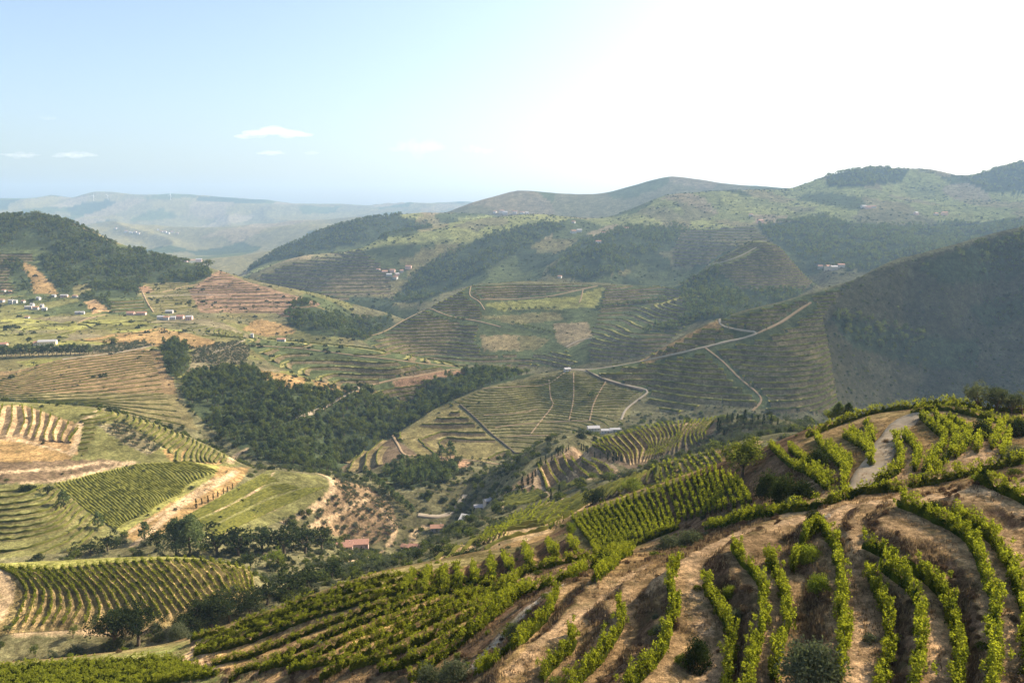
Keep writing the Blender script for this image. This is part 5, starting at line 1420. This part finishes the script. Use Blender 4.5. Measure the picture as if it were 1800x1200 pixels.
# ------------------------------------------------------------------ single trees
N_ = 'near'
one = [
 ('oak', 1305, 838, 76, (120,190), 'leafy tree with a short trunk above the vine block', dict(lod=N_, wide=1.25, mat=M_MID)),
 ('oak', 1045, 898, 46, (230,420), 'dark rounded tree left of the close-planted vine block', dict(lod=N_, wide=1.15, mat=M_DARK)),
 ('light', 1107, 877, 44, (230,420), 'yellow-green rounded tree behind the vine block', dict(lod=N_, wide=1.1)),
 ('light', 1003, 948, 32, (150,260), 'small bright green tree at the left corner of the vine block', dict(lod=N_, wide=.95)),
 ('olive', 1716, 724, 52, (138,147), 'upright olive tree on the knoll, leftmost of the skyline group', dict(lod=N_, wide=.9)),
 ('olive', 1752, 726, 48, (138,147), 'wide olive tree in the middle of the skyline group', dict(lod=N_, wide=1.35)),
 ('olive', 1778, 727, 44, (138,147), 'olive tree third in the skyline group on the knoll', dict(lod=N_, wide=1.2)),
 ('olive', 1797, 728, 36, (138,147), 'low olive tree at the right edge of the skyline group', dict(lod=N_, wide=1.2)),
 ('pine', 1472, 750, 34, (155,330), 'pine peeping over the knoll beside the small grey roof', dict(lod=N_, wide=1.3)),
 ('pine', 1490, 748, 32, (155,330), 'right-hand pine beside the small grey roof', dict(lod=N_, wide=1.2)),
 ('light', 1462, 754, 24, (155,330), 'pale green bushy tree left of the two pines', dict(lod=N_, wide=1.3)),
 ('shrub', 1432, 920, 30, (70,110), 'dark rounded bush beside the stones at the path junction', dict(lod=N_, wide=.85)),
 ('shrub', 1226, 1172, 62, (45,80), 'dark upright bush at the foot of the tan path', dict(lod=N_, wide=.6)),
 ('shrub', 1430, 1195, 82, (42,70), 'large grey-green shrub at the bottom between two vine rows', dict(lod=N_, wide=1.0, mat=M_OLIVE)),
 ('shrub', 1290, 1098, 34, (45,80), 'small grey shrub beside the dark hollow', dict(lod=N_, wide=.7, mat=M_OLIVE)),
 ('shrub', 1283, 1048, 24, (45,90), 'small yellow bush in the dark hollow', dict(lod=N_, wide=.9, mat=M_LIGHT)),
 ('shrub', 1436, 822, 42, (95,150), 'dark rounded bush between vine rows on the knoll', dict(lod=N_, wide=.75)),
 ('shrub', 1724, 770, 40, (95,150), 'dark rounded bush right of the bowed vine rows', dict(lod=N_, wide=.75)),
 ('shrub', 1790, 765, 36, (95,150), 'dark bush at the right edge of the knoll', dict(lod=N_, wide=.9)),
 ('shrub', 1788, 808, 34, (80,140), 'grey-green bush below the dark bush at the right edge', dict(lod=N_, wide=.9, mat=M_OLIVE)),
 ('shrub', 1352, 872, 52, (95,150), 'dark bush, left one of the thicket below the leafy tree', dict(lod=N_, wide=.75)),
 ('shrub', 1382, 888, 62, (90,150), 'tallest dark bush of the thicket below the leafy tree', dict(lod=N_, wide=.75)),
 ('shrub', 1412, 882, 46, (90,150), 'right-hand bush of the thicket below the leafy tree', dict(lod=N_, wide=.8)),
 ('shrub', 1390, 900, 30, (90,150), 'small grey shrub in front of the thicket', dict(lod=N_, wide=.8, mat=M_OLIVE)),
 ('shrub', 1215, 958, 34, (100,150), 'grey scrub bush at the end of the vine block', dict(lod=N_, wide=1.1, mat=M_OLIVE)),
 ('shrub', 1180, 965, 30, (100,150), 'low grey scrub left of the grey bush by the vine block', dict(lod=N_, wide=1.3, mat=M_OLIVE)),
 ('shrub', 1063, 998, 34, (90,150), 'dark green bush above the top of the stone track', dict(lod=N_, wide=.9)),
 ('shrub', 905, 1122, 36, (62,100), 'small grey-green bush beside the stone track', dict(lod=N_, wide=.55, mat=M_OLIVE)),
 ('shrub', 800, 1200, 50, (55,90), 'grey-green shrub at the bottom edge left of the stone track', dict(lod=N_, wide=.9, mat=M_OLIVE)),
 ('shrub', 755, 1203, 40, (55,100), 'low grey-green shrub, leftmost at the bottom edge', dict(lod=N_, wide=.9, mat=M_OLIVE)),
 ('shrub', 1640, 905, 30, (60,100), 'small green bush in the shaded bank at right', dict(lod=N_, wide=.9)),
 ('shrub', 1420, 985, 34, (55,90), 'yellow-green bush on the bank left of the wide path', dict(lod=N_, wide=1.0, mat=M_LIGHT)),
 ('shrub', 1440, 1040, 36, (50,90), 'yellowish bush halfway down the bank left of the wide path', dict(lod=N_, wide=.9, mat=M_LIGHT)),
 ('oak', 205, 1138, 78, (225,262), 'dark oak in the ravine, left one of the pair', dict(lod=N_, wide=1.15, mat=M_DARK)),
 ('oak', 243, 1134, 76, (225,262), 'dark oak in the ravine, right one of the pair', dict(lod=N_, wide=1.1, mat=M_DARK)),
 ('oak', 330, 1112, 48, (225,280), 'bushy tree in the dark thicket right of the oak pair', dict(lod=N_, wide=1.5, mat=M_DARK)),
 ('oak', 372, 1102, 58, (225,290), 'second bushy tree in the dark thicket right of the oak pair', dict(lod=N_, wide=1.4, mat=M_DARK)),
 ('oak', 405, 1094, 64, (225,290), 'tallest tree in the dark thicket right of the oak pair', dict(lod=N_, wide=1.2, mat=M_DARK)),
 ('oak', 440, 1080, 46, (235,300), 'last bushy tree in the dark thicket by the striped hill', dict(lod=N_, wide=1.4, mat=M_DARK)),
 ('shrub', 316, 1138, 34, (150,240), 'grey bush beside the hairpin of the pale track', dict(lod=N_, wide=.8, mat=M_OLIVE)),
 ('oak', 470, 1062, 44, (255,330), 'dark tree left of the bare hollow behind the near slope', dict(lod='mid', wide=1.4, mat=M_DARK)),
 ('oak', 505, 1050, 52, (255,340), 'dark tree in the middle of the row behind the near slope', dict(lod='mid', wide=1.3, mat=M_DARK)),
 ('oak', 540, 1036, 48, (255,360), 'dark tree near the right end of the row behind the near slope', dict(lod='mid', wide=1.4, mat=M_DARK)),
 ('oak', 585, 1020, 40, (270,400), 'small dark tree ending the row behind the near slope', dict(lod='mid', wide=1.4, mat=M_DARK)),
 ('oak', 280, 968, 40, (390,470), 'dark tree at the left end of the long belt of trees', dict(lod='mid', wide=1.2, mat=M_DARK)),
 ('pine', 310, 978, 66, (390,470), 'tall pine with bare trunk in the belt of trees', dict(lod=N_, wide=1.2)),
 ('pine', 335, 978, 72, (390,470), 'tallest pine in the belt of trees', dict(lod=N_, wide=1.4)),
 ('pine', 255, 950, 34, (400,480), 'small conical pine beside the dirt track end', dict(lod='mid', wide=1.2)),
 ('oak', 382, 976, 54, (390,480), 'broad dark tree in the belt, right of the tall pines', dict(lod='mid', wide=1.4, mat=M_DARK)),
 ('oak', 420, 976, 50, (390,480), 'rounded dark tree in the middle of the belt', dict(lod='mid', wide=1.4, mat=M_DARK)),
 ('oak', 462, 972, 50, (390,480), 'rounded dark tree below the vine plots', dict(lod='mid', wide=1.4, mat=M_DARK)),
 ('oak', 500, 974, 52, (400,490), 'broad dark tree right of the vine plots', dict(lod='mid', wide=1.4, mat=M_DARK)),
 ('oak', 536, 972, 56, (400,500), 'tallest tree at the right end of the belt', dict(lod='mid', wide=1.3, mat=M_DARK)),
 ('oak', 566, 968, 46, (410,520), 'last dark tree of the belt before the tiled farmhouse', dict(lod='mid', wide=1.3, mat=M_DARK)),
 ('light', 490, 996, 36, (300,480), 'pale green tree in front of the belt', dict(lod='mid', wide=1.2)),
 ('oak', 440, 998, 30, (300,480), 'low dark tree in front of the belt', dict(lod='mid', wide=1.5, mat=M_DARK)),
 ('oak', 190, 968, 34, (400,480), 'dark tree left of the dirt track end', dict(lod='mid', wide=1.3, mat=M_DARK)),
 ('oak', 160, 976, 30, (380,470), 'dark bushy tree above the striped hill', dict(lod='mid', wide=1.4, mat=M_DARK)),
 ('oak', 135, 978, 24, (380,470), 'small dark tree above the striped hill, leftmost', dict(lod='mid', wide=1.4, mat=M_DARK)),
 ('pine', 113, 892, 32, (440,510), 'lone dark pine on the lane between the two green plots', dict(lod='mid', wide=1.3)),
 ('pine', 173, 928, 28, (430,490), 'lone dark pine lower on the lane between the plots', dict(lod='mid', wide=1.3)),
 ('oak', 85, 870, 20, (450,520), 'small round tree at the top of the lane between the plots', dict(lod='mid', wide=1.5, mat=M_DARK)),
 ('shrub', 42, 862, 13, (470,540), 'dark bush below the pale track at the left edge', dict(lod='mid', wide=1.2)),
 ('shrub', 56, 861, 12, (470,540), 'second dark bush below the pale track at the left edge', dict(lod='mid', wide=1.2)),
 ('oak', 1040, 703, 19, (860,1020), 'lone round tree on the patchwork of the centre hill', dict(lod='mid', wide=1.3)),
 ('pine', 776, 807, 26, (730,840), 'left of two pines above the copse', dict(lod='mid', wide=1.1)),
 ('pine', 792, 806, 32, (730,840), 'taller of two pines above the copse', dict(lod='mid', wide=1.1)),
 ('oak', 66, 384, 15, (2050,2400), 'wide dark tree crowning the left hill', dict(lod='mid', wide=1.8)),
 ('oak', 366, 474, 16, (1900,2150), 'round dark tree on the shoulder of the left hill', dict(lod='mid', wide=1.6)),
 ('oak', 200, 606, 15, (1080,1250), 'round dark tree above the brown field', dict(lod='mid', wide=1.5)),
 ('oak', 184, 607, 10, (1080,1250), 'small dark tree left of the round tree above the brown field', dict(lod='mid', wide=1.2)),
 ('oak', 1353, 726, 13, (420,560), 'round tree behind the row of cypresses at right', dict(lod='mid', wide=1.4, mat=M_DARK)),
 ('oak', 1115, 758, 12, (780,900), 'round tree right of the white farm buildings', dict(lod='mid', wide=1.5)),
]
for kind, u, v, h, yr, lab, kw in one:
    plant_px(kind, u, v, h, yr, lab, **kw)
def cyp(L, yr, label, group, kind='cypress', **kw):
    L = sorted(L)
    for k, (u, v, h) in enumerate(L):
        lab = label if len(L) == 1 else '%s %s, counted from the left' % (ordinal(k + 1), label)
        plant_px(kind, u, v, h, yr, lab, group, lod='mid', **kw)
cyp([(918,860,23),(928,852,19),(936,850,21),(941,838,15),(950,818,15),(959,814,14),(970,809,12),(981,801,11),(989,798,11),(995,795,11),(999,791,10)], (480,660), 'slim cypress along the drive on the spur', 'cypresses along the drive')
cyp([(1022,790,11),(1026,792,12),(1030,794,12),(1033,796,11),(1045,804,11),(1055,806,11),(1068,809,15),(1078,812,19),(1083,810,15),(1087,808,13),(1092,811,12)], (480,640), 'slim cypress beside the walled bend right of the drive', 'cypresses by the walled bend')
cyp([(1262,758,25),(1266,760,22),(1273,768,13),(1278,742,17),(1287,742,17),(1296,747,21),(1309,747,28),(1321,747,21),(1332,747,17),(1342,750,23),(1355,750,21),(1367,748,14)], (430,580), 'tall cypress in the row above the S-curved terraces', 'cypresses above the S-curved terraces')
cyp([(345,893,17),(355,886,11),(366,883,13),(375,878,11),(383,873,11),(393,868,11),(400,864,10),(409,859,10)], (450,620), 'young cypress beside the dirt track above the vine plots', 'young cypresses beside the track')
cyp([(968,885,19)], (420,520), 'lone cypress right of the bright green plot', None)
cyp([(983,877,21)], (420,520), 'lone cypress between the two green plots', None)
cyp([(828,921,21)], (540,680), 'left cypress in front of the long white house', None)
cyp([(834,917,19)], (540,680), 'right cypress in front of the long white house', None)
cyp([(1484,534,9),(1378,548,14),(1386,546,10)][1:], (1080,1250), 'dark tree at the road bend on the right hill', 'trees at the road bend', 'oak')
cyp([(x, 627 - x * .03, 17 + (x * 7 % 5)) for x in range(4, 160, 8)], (1040,1190), 'dense conifer in the dark hedge below the yellow building', 'conifers of the dark hedge', 'pine', wide=1.4)
cyp([(643 + 8 * k, 838 + 6.6 * k, 20) for k in range(11)], (600,740), 'dark conifer in the belt descending to the valley road', 'conifers descending to the valley road', 'pine', wide=1.2)
cyp([(886 + 11 * k, 545 - .2 * k, 6) for k in range(9)], (1450,1780), 'dark tree in the hedge across the middle vineyard hill', 'trees of the upper hedge', 'oak', wide=1.5)
cyp([(902 + 9 * k, 570 + 2.2 * k, 7) for k in range(9)], (1400,1720), 'dark tree in the hedge below the pale field', 'trees of the lower hedge', 'oak', wide=1.5)
cyp([(1050 + 9 * k, 543 - 1.1 * k, 9) for k in range(14)], (1450,1800), 'dark tree in the belt right of the middle vineyard hill', 'trees of the right belt', 'oak', wide=1.5)
cyp([(760 + 9 * k, 560 + .6 * k, 7) for k in range(7)], (1420,1640), 'dark tree on the left flank of the middle vineyard hill', 'trees on the left flank', 'oak', wide=1.5)

# ------------------------------------------------------------------ dry grass and weeds on the near banks
gm = (YY > 40) & (YY < 135) & (np.abs(TT) < .72)
Pg = scatter(gm, np.interp(YY, [40, 60, 90, 135], [30, 20, 8.0, 2.5]) * (np.clip(.25 + 1.6 * fbm(XX / 3.5, YY / 3.5, 71, 3), 0, 1) * (0.25 + 1.3 * np.clip((slope - .25) / .4, 0, 1))))
n = len(Pg)
bl = 3
C = np.repeat(Pg, bl, axis=0)
hh = rng.uniform(.15, .48, len(C)); an = rng.uniform(0, 6.283, len(C)); ln = rng.uniform(.05, .35, len(C))
wv_ = rng.uniform(.02, .05, len(C)) + .0003 * C[:, 1]
off = rng.normal(0, .12, (len(C), 2))
V = np.zeros((len(C), 3, 3))
V[:, :, :2] = (C[:, :2] + off)[:, None, :]; V[:, :, 2] = C[:, 2][:, None] - .03
V[:, 0, 0] -= wv_ * np.cos(an); V[:, 0, 1] -= wv_ * np.sin(an); V[:, 1, 0] += wv_ * np.cos(an); V[:, 1, 1] += wv_ * np.sin(an)
V[:, 2, 0] += ln * np.sin(an) * hh; V[:, 2, 1] += ln * np.cos(an) * hh; V[:, 2, 2] += hh
tn = np.repeat(np.clip(rng.uniform(0, .9, len(C)), 0, 1), 3)
add_obj('dry_grass', mesh_from('dry_grass', V.reshape(-1, 3), np.arange(3 * len(C)).reshape(-1, 3), {'tone': tn}, False, (M_GRASS,)), kind='stuff', label='dry straw-coloured grass on the near terrace banks', category='grass')
wm = (YY > 40) & (YY < 200) & (np.abs(TT) < .72)
Pd = scatter(wm, .10 * np.clip(fbm(XX / 11, YY / 11, 77, 3) * 2.0, 0, 1) * (.3 + np.clip((slope - .3) / .3, 0, 1)))
instancer('weeds', Pd, rng.uniform(.3, .9, len(Pd)), rng.uniform(1.0, 1.8, len(Pd)), [joined_proto('shrub', 'mid', 0, M_OLIVE), joined_proto('shrub', 'mid', 1, M_LIGHT), joined_proto('shrub', 'mid', 2, M_MID), joined_proto('shrub', 'mid', 3, M_GRASS)], 'low green weeds and bushes on the near slopes', 'weeds', 6)
M_BROOM = leaf_material('dry_broom', (.085,.055,.035), (.24,.155,.085), 0.2, (1.0,.95,.85), 0.5)
bk = np.clip((slope - .34) / .22, 0, 1) * np.clip(.45 + 1.8 * fbm(XX / 5, YY / 5, 88, 3), 0, 1)
Pb = scatter((YY > 40) & (YY < 125) & (np.abs(TT) < .72), np.interp(YY, [40, 70, 125], [1.5, 1.0, .3]) * bk)
instancer('dry_scrub', Pb, rng.uniform(.22, .62, len(Pb)), rng.uniform(.8, 1.5, len(Pb)), [joined_proto('shrub', 'mid', v, M_BROOM) for v in range(3)] + [joined_proto('shrub', 'mid', 0, M_GRASS)], 'dry brown scrub covering the near terrace banks', 'scrub', 9)

# ------------------------------------------------------------------ houses
def wall_mat(name, col): return plain(name, col, .08, .6)
M_WHITE = wall_mat('white_render', (.42,.40,.37)); M_CREAM = wall_mat('cream_render', (.66,.55,.36)); M_PINK = wall_mat('pink_render', (.55,.38,.32)); M_GREYW = wall_mat('grey_stone', (.34,.31,.28))
M_TILE = plain('terracotta_tile', (.29,.155,.11), .25, 1.5, .4); M_ROOFG = plain('grey_roof', (.30,.29,.29), .15, 1.0); M_ROOFB = plain('brown_tile', (.27,.15,.10), .25, 1.5, .4)
M_GLASS = plain('window_glass', (.05,.06,.07), .2, 2); M_DOOR = plain('painted_door', (.16,.09,.05), .2, 2)
def box(x0, x1, y0, y1, z0, z1):
    V = np.array([(x, y, z) for x in (x0, x1) for y in (y0, y1) for z in (z0, z1)], float)
    F = np.array([(0,1,3,2),(4,6,7,5),(0,4,5,1),(2,3,7,6),(0,2,6,4),(1,5,7,3)])
    return V, F
def house(u, v, yr, size, rot, wm, rm, label, group=None, name='house', storeys=1, detail=True):
    L, D, H = size
    p = ground(u, v, yr)[0]
    root = bpy.data.objects.new(name, None); COL.objects.link(root)
    cs = [p + np.array((math.cos(rot) * a * L / 2 - math.sin(rot) * b * D / 2, math.sin(rot) * a * L / 2 + math.cos(rot) * b * D / 2, 0)) for a in (-1, 1) for b in (-1, 1)]
    zs = [float(zat(c[0], c[1])) for c in cs]
    root.location = (p[0], p[1], sum(zs) / 4); root.rotation_euler = (0, 0, rot); root.empty_display_size = .1
    sink = min(zs) - sum(zs) / 4 - .5
    root['label'] = label; root['category'] = 'house' if name == 'house' else name.replace('_', ' ')
    if group: root['group'] = group
    V, F = box(-L/2, L/2, -D/2, D/2, sink, H)
    add_obj('wall', mesh_from('wall', V, F, None, False, (wm,)), root)
    rh = D * .24; e = .35
    V = np.array([(-L/2-e, -D/2-e, H-.08), (L/2+e, -D/2-e, H-.08), (L/2+e, D/2+e, H-.08), (-L/2-e, D/2+e, H-.08), (-L/2-e, 0, H+rh), (L/2+e, 0, H+rh),
                  (-L/2-e, -D/2-e, H-.25), (L/2+e, -D/2-e, H-.25), (L/2+e, D/2+e, H-.25), (-L/2-e, D/2+e, H-.25)])
    F = [np.array([(0,1,5,4),(2,3,4,5),(6,7,1,0),(7,8,2,1),(8,9,3,2),(9,6,0,3),(9,8,7,6)]), np.array([(3,0,4),(1,2,5)])]
    add_obj('roof', mesh_from('roof', V, F, None, False, (rm,)), root)
    if detail:
        n = max(2, int(L / 3))
        for st in range(storeys):
            z = H * (st + .5) / storeys
            for k in range(n):
                x = -L/2 + L * (k + .5) / n
                if st == 0 and k == n // 2:
                    V, F = box(x - .5, x + .5, -D/2 - .06, -D/2 + .02, 0, 2.1); add_obj('door', mesh_from('door', V, F, None, False, (M_DOOR,)), root)
                else:
                    V, F = box(x - .45, x + .45, -D/2 - .05, -D/2 + .02, z - .55, z + .55); add_obj('window', mesh_from('window', V, F, None, False, (M_GLASS,)), root)
        V, F = box(L * .28, L * .28 + .6, D * .1, D * .1 + .6, H * .8, H + rh + .5); add_obj('chimney', mesh_from('chimney', V, F, None, False, (wm,)), root)
    return root
VAL = (520, 680)
house(628, 964, VAL, (16, 9, 4.2), .15, M_PINK, M_TILE, 'long farmhouse with terracotta roof above the valley track', storeys=1)
house(606, 968, VAL, (11, 8, 3.2), .15, M_PINK, M_TILE, 'lower terracotta-roofed wing on the left of the farmhouse')
house(732, 984, (430,600), (8, 6, 2.8), -.2, M_PINK, M_TILE, 'small terracotta-roofed shed among olive trees')
house(716, 966, (480,640), (9, 5, 2.6), -.5, M_GREYW, M_ROOFB, 'brown-roofed stone shed beside the pale valley track')
house(768, 932, (540,680), (10, 7, 3.2), .1, M_GREYW, M_ROOFB, 'stone barn with brown roof above the valley track bend')
house(820, 922, (540,680), (7, 14, 4.2), -.35, M_WHITE, M_WHITE, 'long white house with white roof behind two cypresses')
house(845, 896, (560,700), (10, 6, 3.0), .2, M_GREYW, M_ROOFG, 'grey roofed house half hidden in trees above the white house')
house(858, 893, (560,700), (6, 5, 2.6), .5, M_WHITE, M_ROOFG, 'small pale house right of the grey roofed house')
FAR = (760, 900)
house(1043, 760, FAR, (13, 8, 6), .1, M_WHITE, M_ROOFG, 'two-storey white farmhouse below the patchwork hill', storeys=2)
house(1066, 760, FAR, (12, 6, 3.2), .05, M_WHITE, M_ROOFG, 'long low white outbuilding right of the white farmhouse')
house(1082, 758, FAR, (12, 5, 3.0), .0, M_WHITE, M_ROOFG, 'farthest low outbuilding right of the white farmhouse')
house(1024, 762, FAR, (6, 5, 3.0), .2, M_PINK, M_ROOFB, 'small pink shed left of the white farmhouse')
house(997, 652, (960,1060), (8, 6, 3.4), .3, M_WHITE, M_ROOFG, 'white hut on the road crest of the centre hill')
house(1497, 742, (165,330), (8, 5, 2.6), .4, M_GREYW, M_ROOFG, 'small grey-roofed shed peeping over the knoll by the pines')
HL = (1050, 1250)
house(84, 606, HL, (24, 10, 5.5), .25, M_CREAM, M_ROOFG, 'long yellow building with flat grey roof behind the dark hedge')
house(66, 607, HL, (9, 8, 4.5), .25, M_CREAM, M_ROOFB, 'small yellow house left of the long yellow building')
house(5, 608, HL, (12, 8, 3.5), .1, M_PINK, M_TILE, 'terracotta-roofed house at the left edge above the hedge')
house(494, 592, (1180,1300), (12, 8, 4.0), .1, M_WHITE, M_ROOFB, 'white house with brown roof on the spur crest')
house(443, 588, (1180,1320), (4, 4, 7.0), .1, M_WHITE, M_ROOFG, 'small white tower left of the house on the spur')
vill = [(7,513,8,5,0,0),(18,515,7,5,0,0),(4,531,11,6,0,1),(20,534,12,9,0,2),(27,533,9,7,0,2),(50,543,16,6,2,2),(63,544,13,6,0,0),(57,539,8,7,0,2),(68,527,9,6,0,2),(41,532,8,5,0,0),(78,545,12,5,0,2),
        (74,540,7,6,0,2),(95,522,9,5,0,2),(113,522,18,5,1,2),(132,523,13,5,0,1),(137,552,11,5,0,2),(145,552,9,5,0,2),(48,559,9,3,0,0)]
vill.sort()
for k, (u, v, L, H, w_, r_) in enumerate(vill):
    L, H = L * .75, H * .8
    house(u, v, (1250,1800), (L, 6, H), .1 * ((k * 7) % 5 - 2), (M_WHITE, M_PINK, M_GREYW)[w_], (M_ROOFB, M_TILE, M_ROOFG)[r_], '%s small house counted from the left in the left-edge village, %s-roofed' % (ordinal(k + 1), ('brown', 'terracotta', 'grey')[r_]), 'village houses with %s roofs' % ('brown', 'terracotta', 'grey')[r_], storeys=1 + (H > 5))
low = [(230,553,13,4,1,1),(249,553,16,4,1,1),(283,561,11,5,0,2),(293,562,9,5,0,0),(298,550,13,4,2,2),(317,560,12,5,1,1),(333,562,11,6,1,2),(305,561,9,4,0,2)]
names = ['terracotta-roofed house left end of the hamlet below the beige field', 'long terracotta-roofed house below the corner of the beige field', 'white house with grey roof in the hamlet under the beige field', 'white house with brown roof in the hamlet under the beige field',
         'grey house set above the hamlet at the beige field edge', 'pink house with terracotta roof right in the hamlet', 'tall pink house at the right end of the hamlet', 'small low white house in the middle of the hamlet']
for (u, v, L, H, w_, r_), nm in zip(low, names):
    house(u, v, (1250,1650), (L, 8, H), .05, (M_WHITE, M_PINK, M_GREYW)[w_], (M_ROOFB, M_TILE, M_ROOFG)[r_], nm, storeys=1 + (H > 5))
def cluster(L, yr, size, label, group, mats=(0,)):
    L = sorted(L)
    for k, (u, v) in enumerate(L):
        s = .8 + .1 * ((k * 5) % 6)
        house(u, v, yr, (size * s, size * .7, size * .45 * s), .3 * ((k * 3) % 4) - .4, (M_WHITE, M_PINK, M_CREAM)[mats[k % len(mats)]], (M_TILE, M_ROOFB, M_ROOFG)[k % 3], label if len(L) == 1 else '%s %s, counted from the left' % (ordinal(k + 1), label), group, detail=size < 16)
cluster([(665,476),(676,481),(684,486),(690,478),(698,484),(706,478),(718,472),(695,490)], (2050,2800), 14, 'pale house in the hillside hamlet left of the wooded slope', 'hillside hamlet houses', (0, 1))
cluster([(1008,410),(1018,408),(1052,428),(1062,412),(1080,410),(1090,408),(1100,405),(1008,392)], (2200,3300), 15, 'white house on the edge of the green plateau', 'plateau edge houses')
cluster([(1442,471),(1456,473),(1465,474),(1478,470)], (1850,2150), 15, 'white house below the wood behind the right hill', 'houses below the wood')
cluster([(1518,366),(1526,367),(1536,366),(1610,377),(1645,378),(1660,378),(1320,380),(1336,392)], (2600,3300), 16, 'pale house among the plateau fields at right', 'plateau field houses', (0, 1))
cluster([(870,374),(882,374),(888,376),(905,375),(918,376),(926,376)], (3700,4700), 20, 'tiny white house below the rounded far ridge', 'far ridge houses')
cluster([(222,408),(230,410),(238,409),(244,411),(278,405),(284,408),(290,409),(296,411),(302,409),(312,411),(204,402)], (5000,7600), 20, 'tiny white house in the far village in the haze', 'far village houses')
cluster([(328,461),(338,462),(350,460)], (3600,5200), 26, 'pale building on the hazy slope behind the left hill', 'hazy slope buildings', (1, 2))
cluster([(984,488)], (1950,2300), 12, 'lone white house at the foot of the wooded slope', 'foot of slope house')
for o in bpy.data.objects:
    if o.get('group') == 'foot of slope house': del o['group']

# parked car by the farmhouse
def car(u, v, yr):
    p = ground(u, v, yr)[0]
    root = bpy.data.objects.new('parked_car', None); COL.objects.link(root); root.location = p; root.rotation_euler = (0, 0, .4)
    root['label'] = 'small white car parked beside the terracotta farmhouse'; root['category'] = 'car'
    V, F = merge([box(-2.1, 2.1, -.85, .85, .35, .95), box(-1.2, 1.3, -.75, .75, .95, 1.5)])
    add_obj('body', mesh_from('body', V, F, None, False, (M_WHITE,)), root)
    V, F = box(-1.22, -1.18, -.7, .7, 1.0, 1.4); add_obj('window', mesh_from('window', V, F, None, False, (M_GLASS,)), root)
    for a in (-1.3, 1.3):
        for b in (-.8, .8):
            V, F = tube([(a, b - .1, .33), (a, b + .1, .33)], [.33, .33], 10); add_obj('wheel', mesh_from('wheel', V, F, None, False, (M_GLASS,)), root)
car(634, 972, (500,680))
# stones at the path junction
for k, (u, v, s) in enumerate([(1449,912,.45),(1455,909,.35),(1444,914,.3),(1470,935,.22),(1458,906,.28)]):
    p = ground(u, v, (60,110))[0]
    d = rng.normal(size=(26, 3)); d /= np.linalg.norm(d, axis=1)[:, None]
    import bmesh
    bm = bmesh.new()
    for q in d * np.array((s, s * .8, s * .6)) * rng.uniform(.8, 1.1, (26, 1)): bm.verts.new(q)
    bmesh.ops.convex_hull(bm, input=bm.verts)
    me = bpy.data.meshes.new('stone'); bm.to_mesh(me); bm.free(); me.materials.append(M_PALE)
    o = add_obj('stone', me, label='pale stone in the small heap beside the path junction', category='stone', group='stones at the path junction')
    o.location = (p[0], p[1], p[2] + s * .25)

# wind turbines on the skyline
M_TURB = plain('turbine_white', (.8,.8,.8), .02, .01)
for k, (u, v, hpx) in enumerate([(165,350,9),(190,349,8),(300,349,9)]):
    p = ground(u, v + 3, (9500,11500))[0]; h = hpx * p[1] / FPX
    root = bpy.data.objects.new('wind_turbine', None); COL.objects.link(root); root.location = p
    root['label'] = '%s tiny white wind turbine from the left on the farthest ridge' % ordinal(k + 1); root['category'] = 'wind turbine'; root['group'] = 'wind turbines on the farthest ridge'
    V, F = tube([(0, 0, -20), (0, 0, h)], [1.3, .9], 6); add_obj('tower', mesh_from('tower', V, F, None, True, (M_TURB,)), root)
    V, F = box(-1.5, 1.5, -5, 3, h - 1.5, h + 1.5); add_obj('nacelle', mesh_from('nacelle', V, F, None, False, (M_TURB,)), root)
    for b in range(3):
        a = .4 + k + b * 2.094
        V, F = tube([(0, -5.5, h), (.5 * h * math.sin(a), -5.5, h + .5 * h * math.cos(a))], [1.4, .5], 4); add_obj('blade', mesh_from('blade', V, F, None, True, (M_TURB,)), root)

# ------------------------------------------------------------------ clouds: thin wisps low in the sky
def cloud(u, v, wpx, hpx, dist, dens, label, seed):
    t, w = ray(u, v)
    r = np.random.default_rng(seed)
    c = np.array((float(t) * dist, dist, float(w) * dist))
    Wm, Hm = wpx * dist / FPX, hpx * dist / FPX
    root = bpy.data.objects.new('cloud', None); COL.objects.link(root); root.location = c
    m, nt, out = new_mat('cloud_vapour')
    pv = nt.nodes.new('ShaderNodeVolumePrincipled'); pv.inputs['Color'].default_value = (1, 1, 1, 1); pv.inputs['Density'].default_value = dens; pv.inputs['Anisotropy'].default_value = .3
    nt.links.new(pv.outputs[0], out.inputs['Volume'])
    root['label'] = label; root['category'] = 'cloud'
    import bmesh
    for k in range(9):
        f = (k + .5) / 9 - .5
        bm = bmesh.new(); bmesh.ops.create_icosphere(bm, subdivisions=2, radius=1)
        sx = Wm * r.uniform(.09, .2); sz = Hm * r.uniform(.3, .6) * (1 - 1.2 * abs(f)); sy = Wm * .14
        for q in bm.verts:
            q.co.x = q.co.x * sx + f * Wm * .85; q.co.z = q.co.z * sz + r.normal(0, Hm * .03); q.co.y = q.co.y * sy + f * 7
        me = bpy.data.meshes.new('puff'); bm.to_mesh(me); bm.free(); me.materials.append(m)
        o = add_obj('puff', me, root); o.location = (0, 0, r.normal(0, Hm * .12))
for k, (u, v, w_, h_, de, lab) in enumerate([(480,235,125,16,9e-4,'longest white wisp of cloud above the far ridges, left of centre'), (476,268,46,11,7e-4,'small wisp of cloud just below the longest one'), (548,269,28,8,6e-4,'tiny wisp right of the small low cloud'),
        (735,258,100,30,2.2e-4,'broad faint cloud near the middle of the sky'), (840,264,60,14,2.5e-4,'faint flat cloud right of the broad faint one'), (133,272,80,12,6e-4,'thin flat cloud low at the left'), (36,273,66,10,6e-4,'thin flat cloud at the left edge'), (85,207,30,10,3e-4,'faint puff high at the left')]):
    cloud(u, v, w_, h_, 12000, de * 1.3, lab, 40 + k)
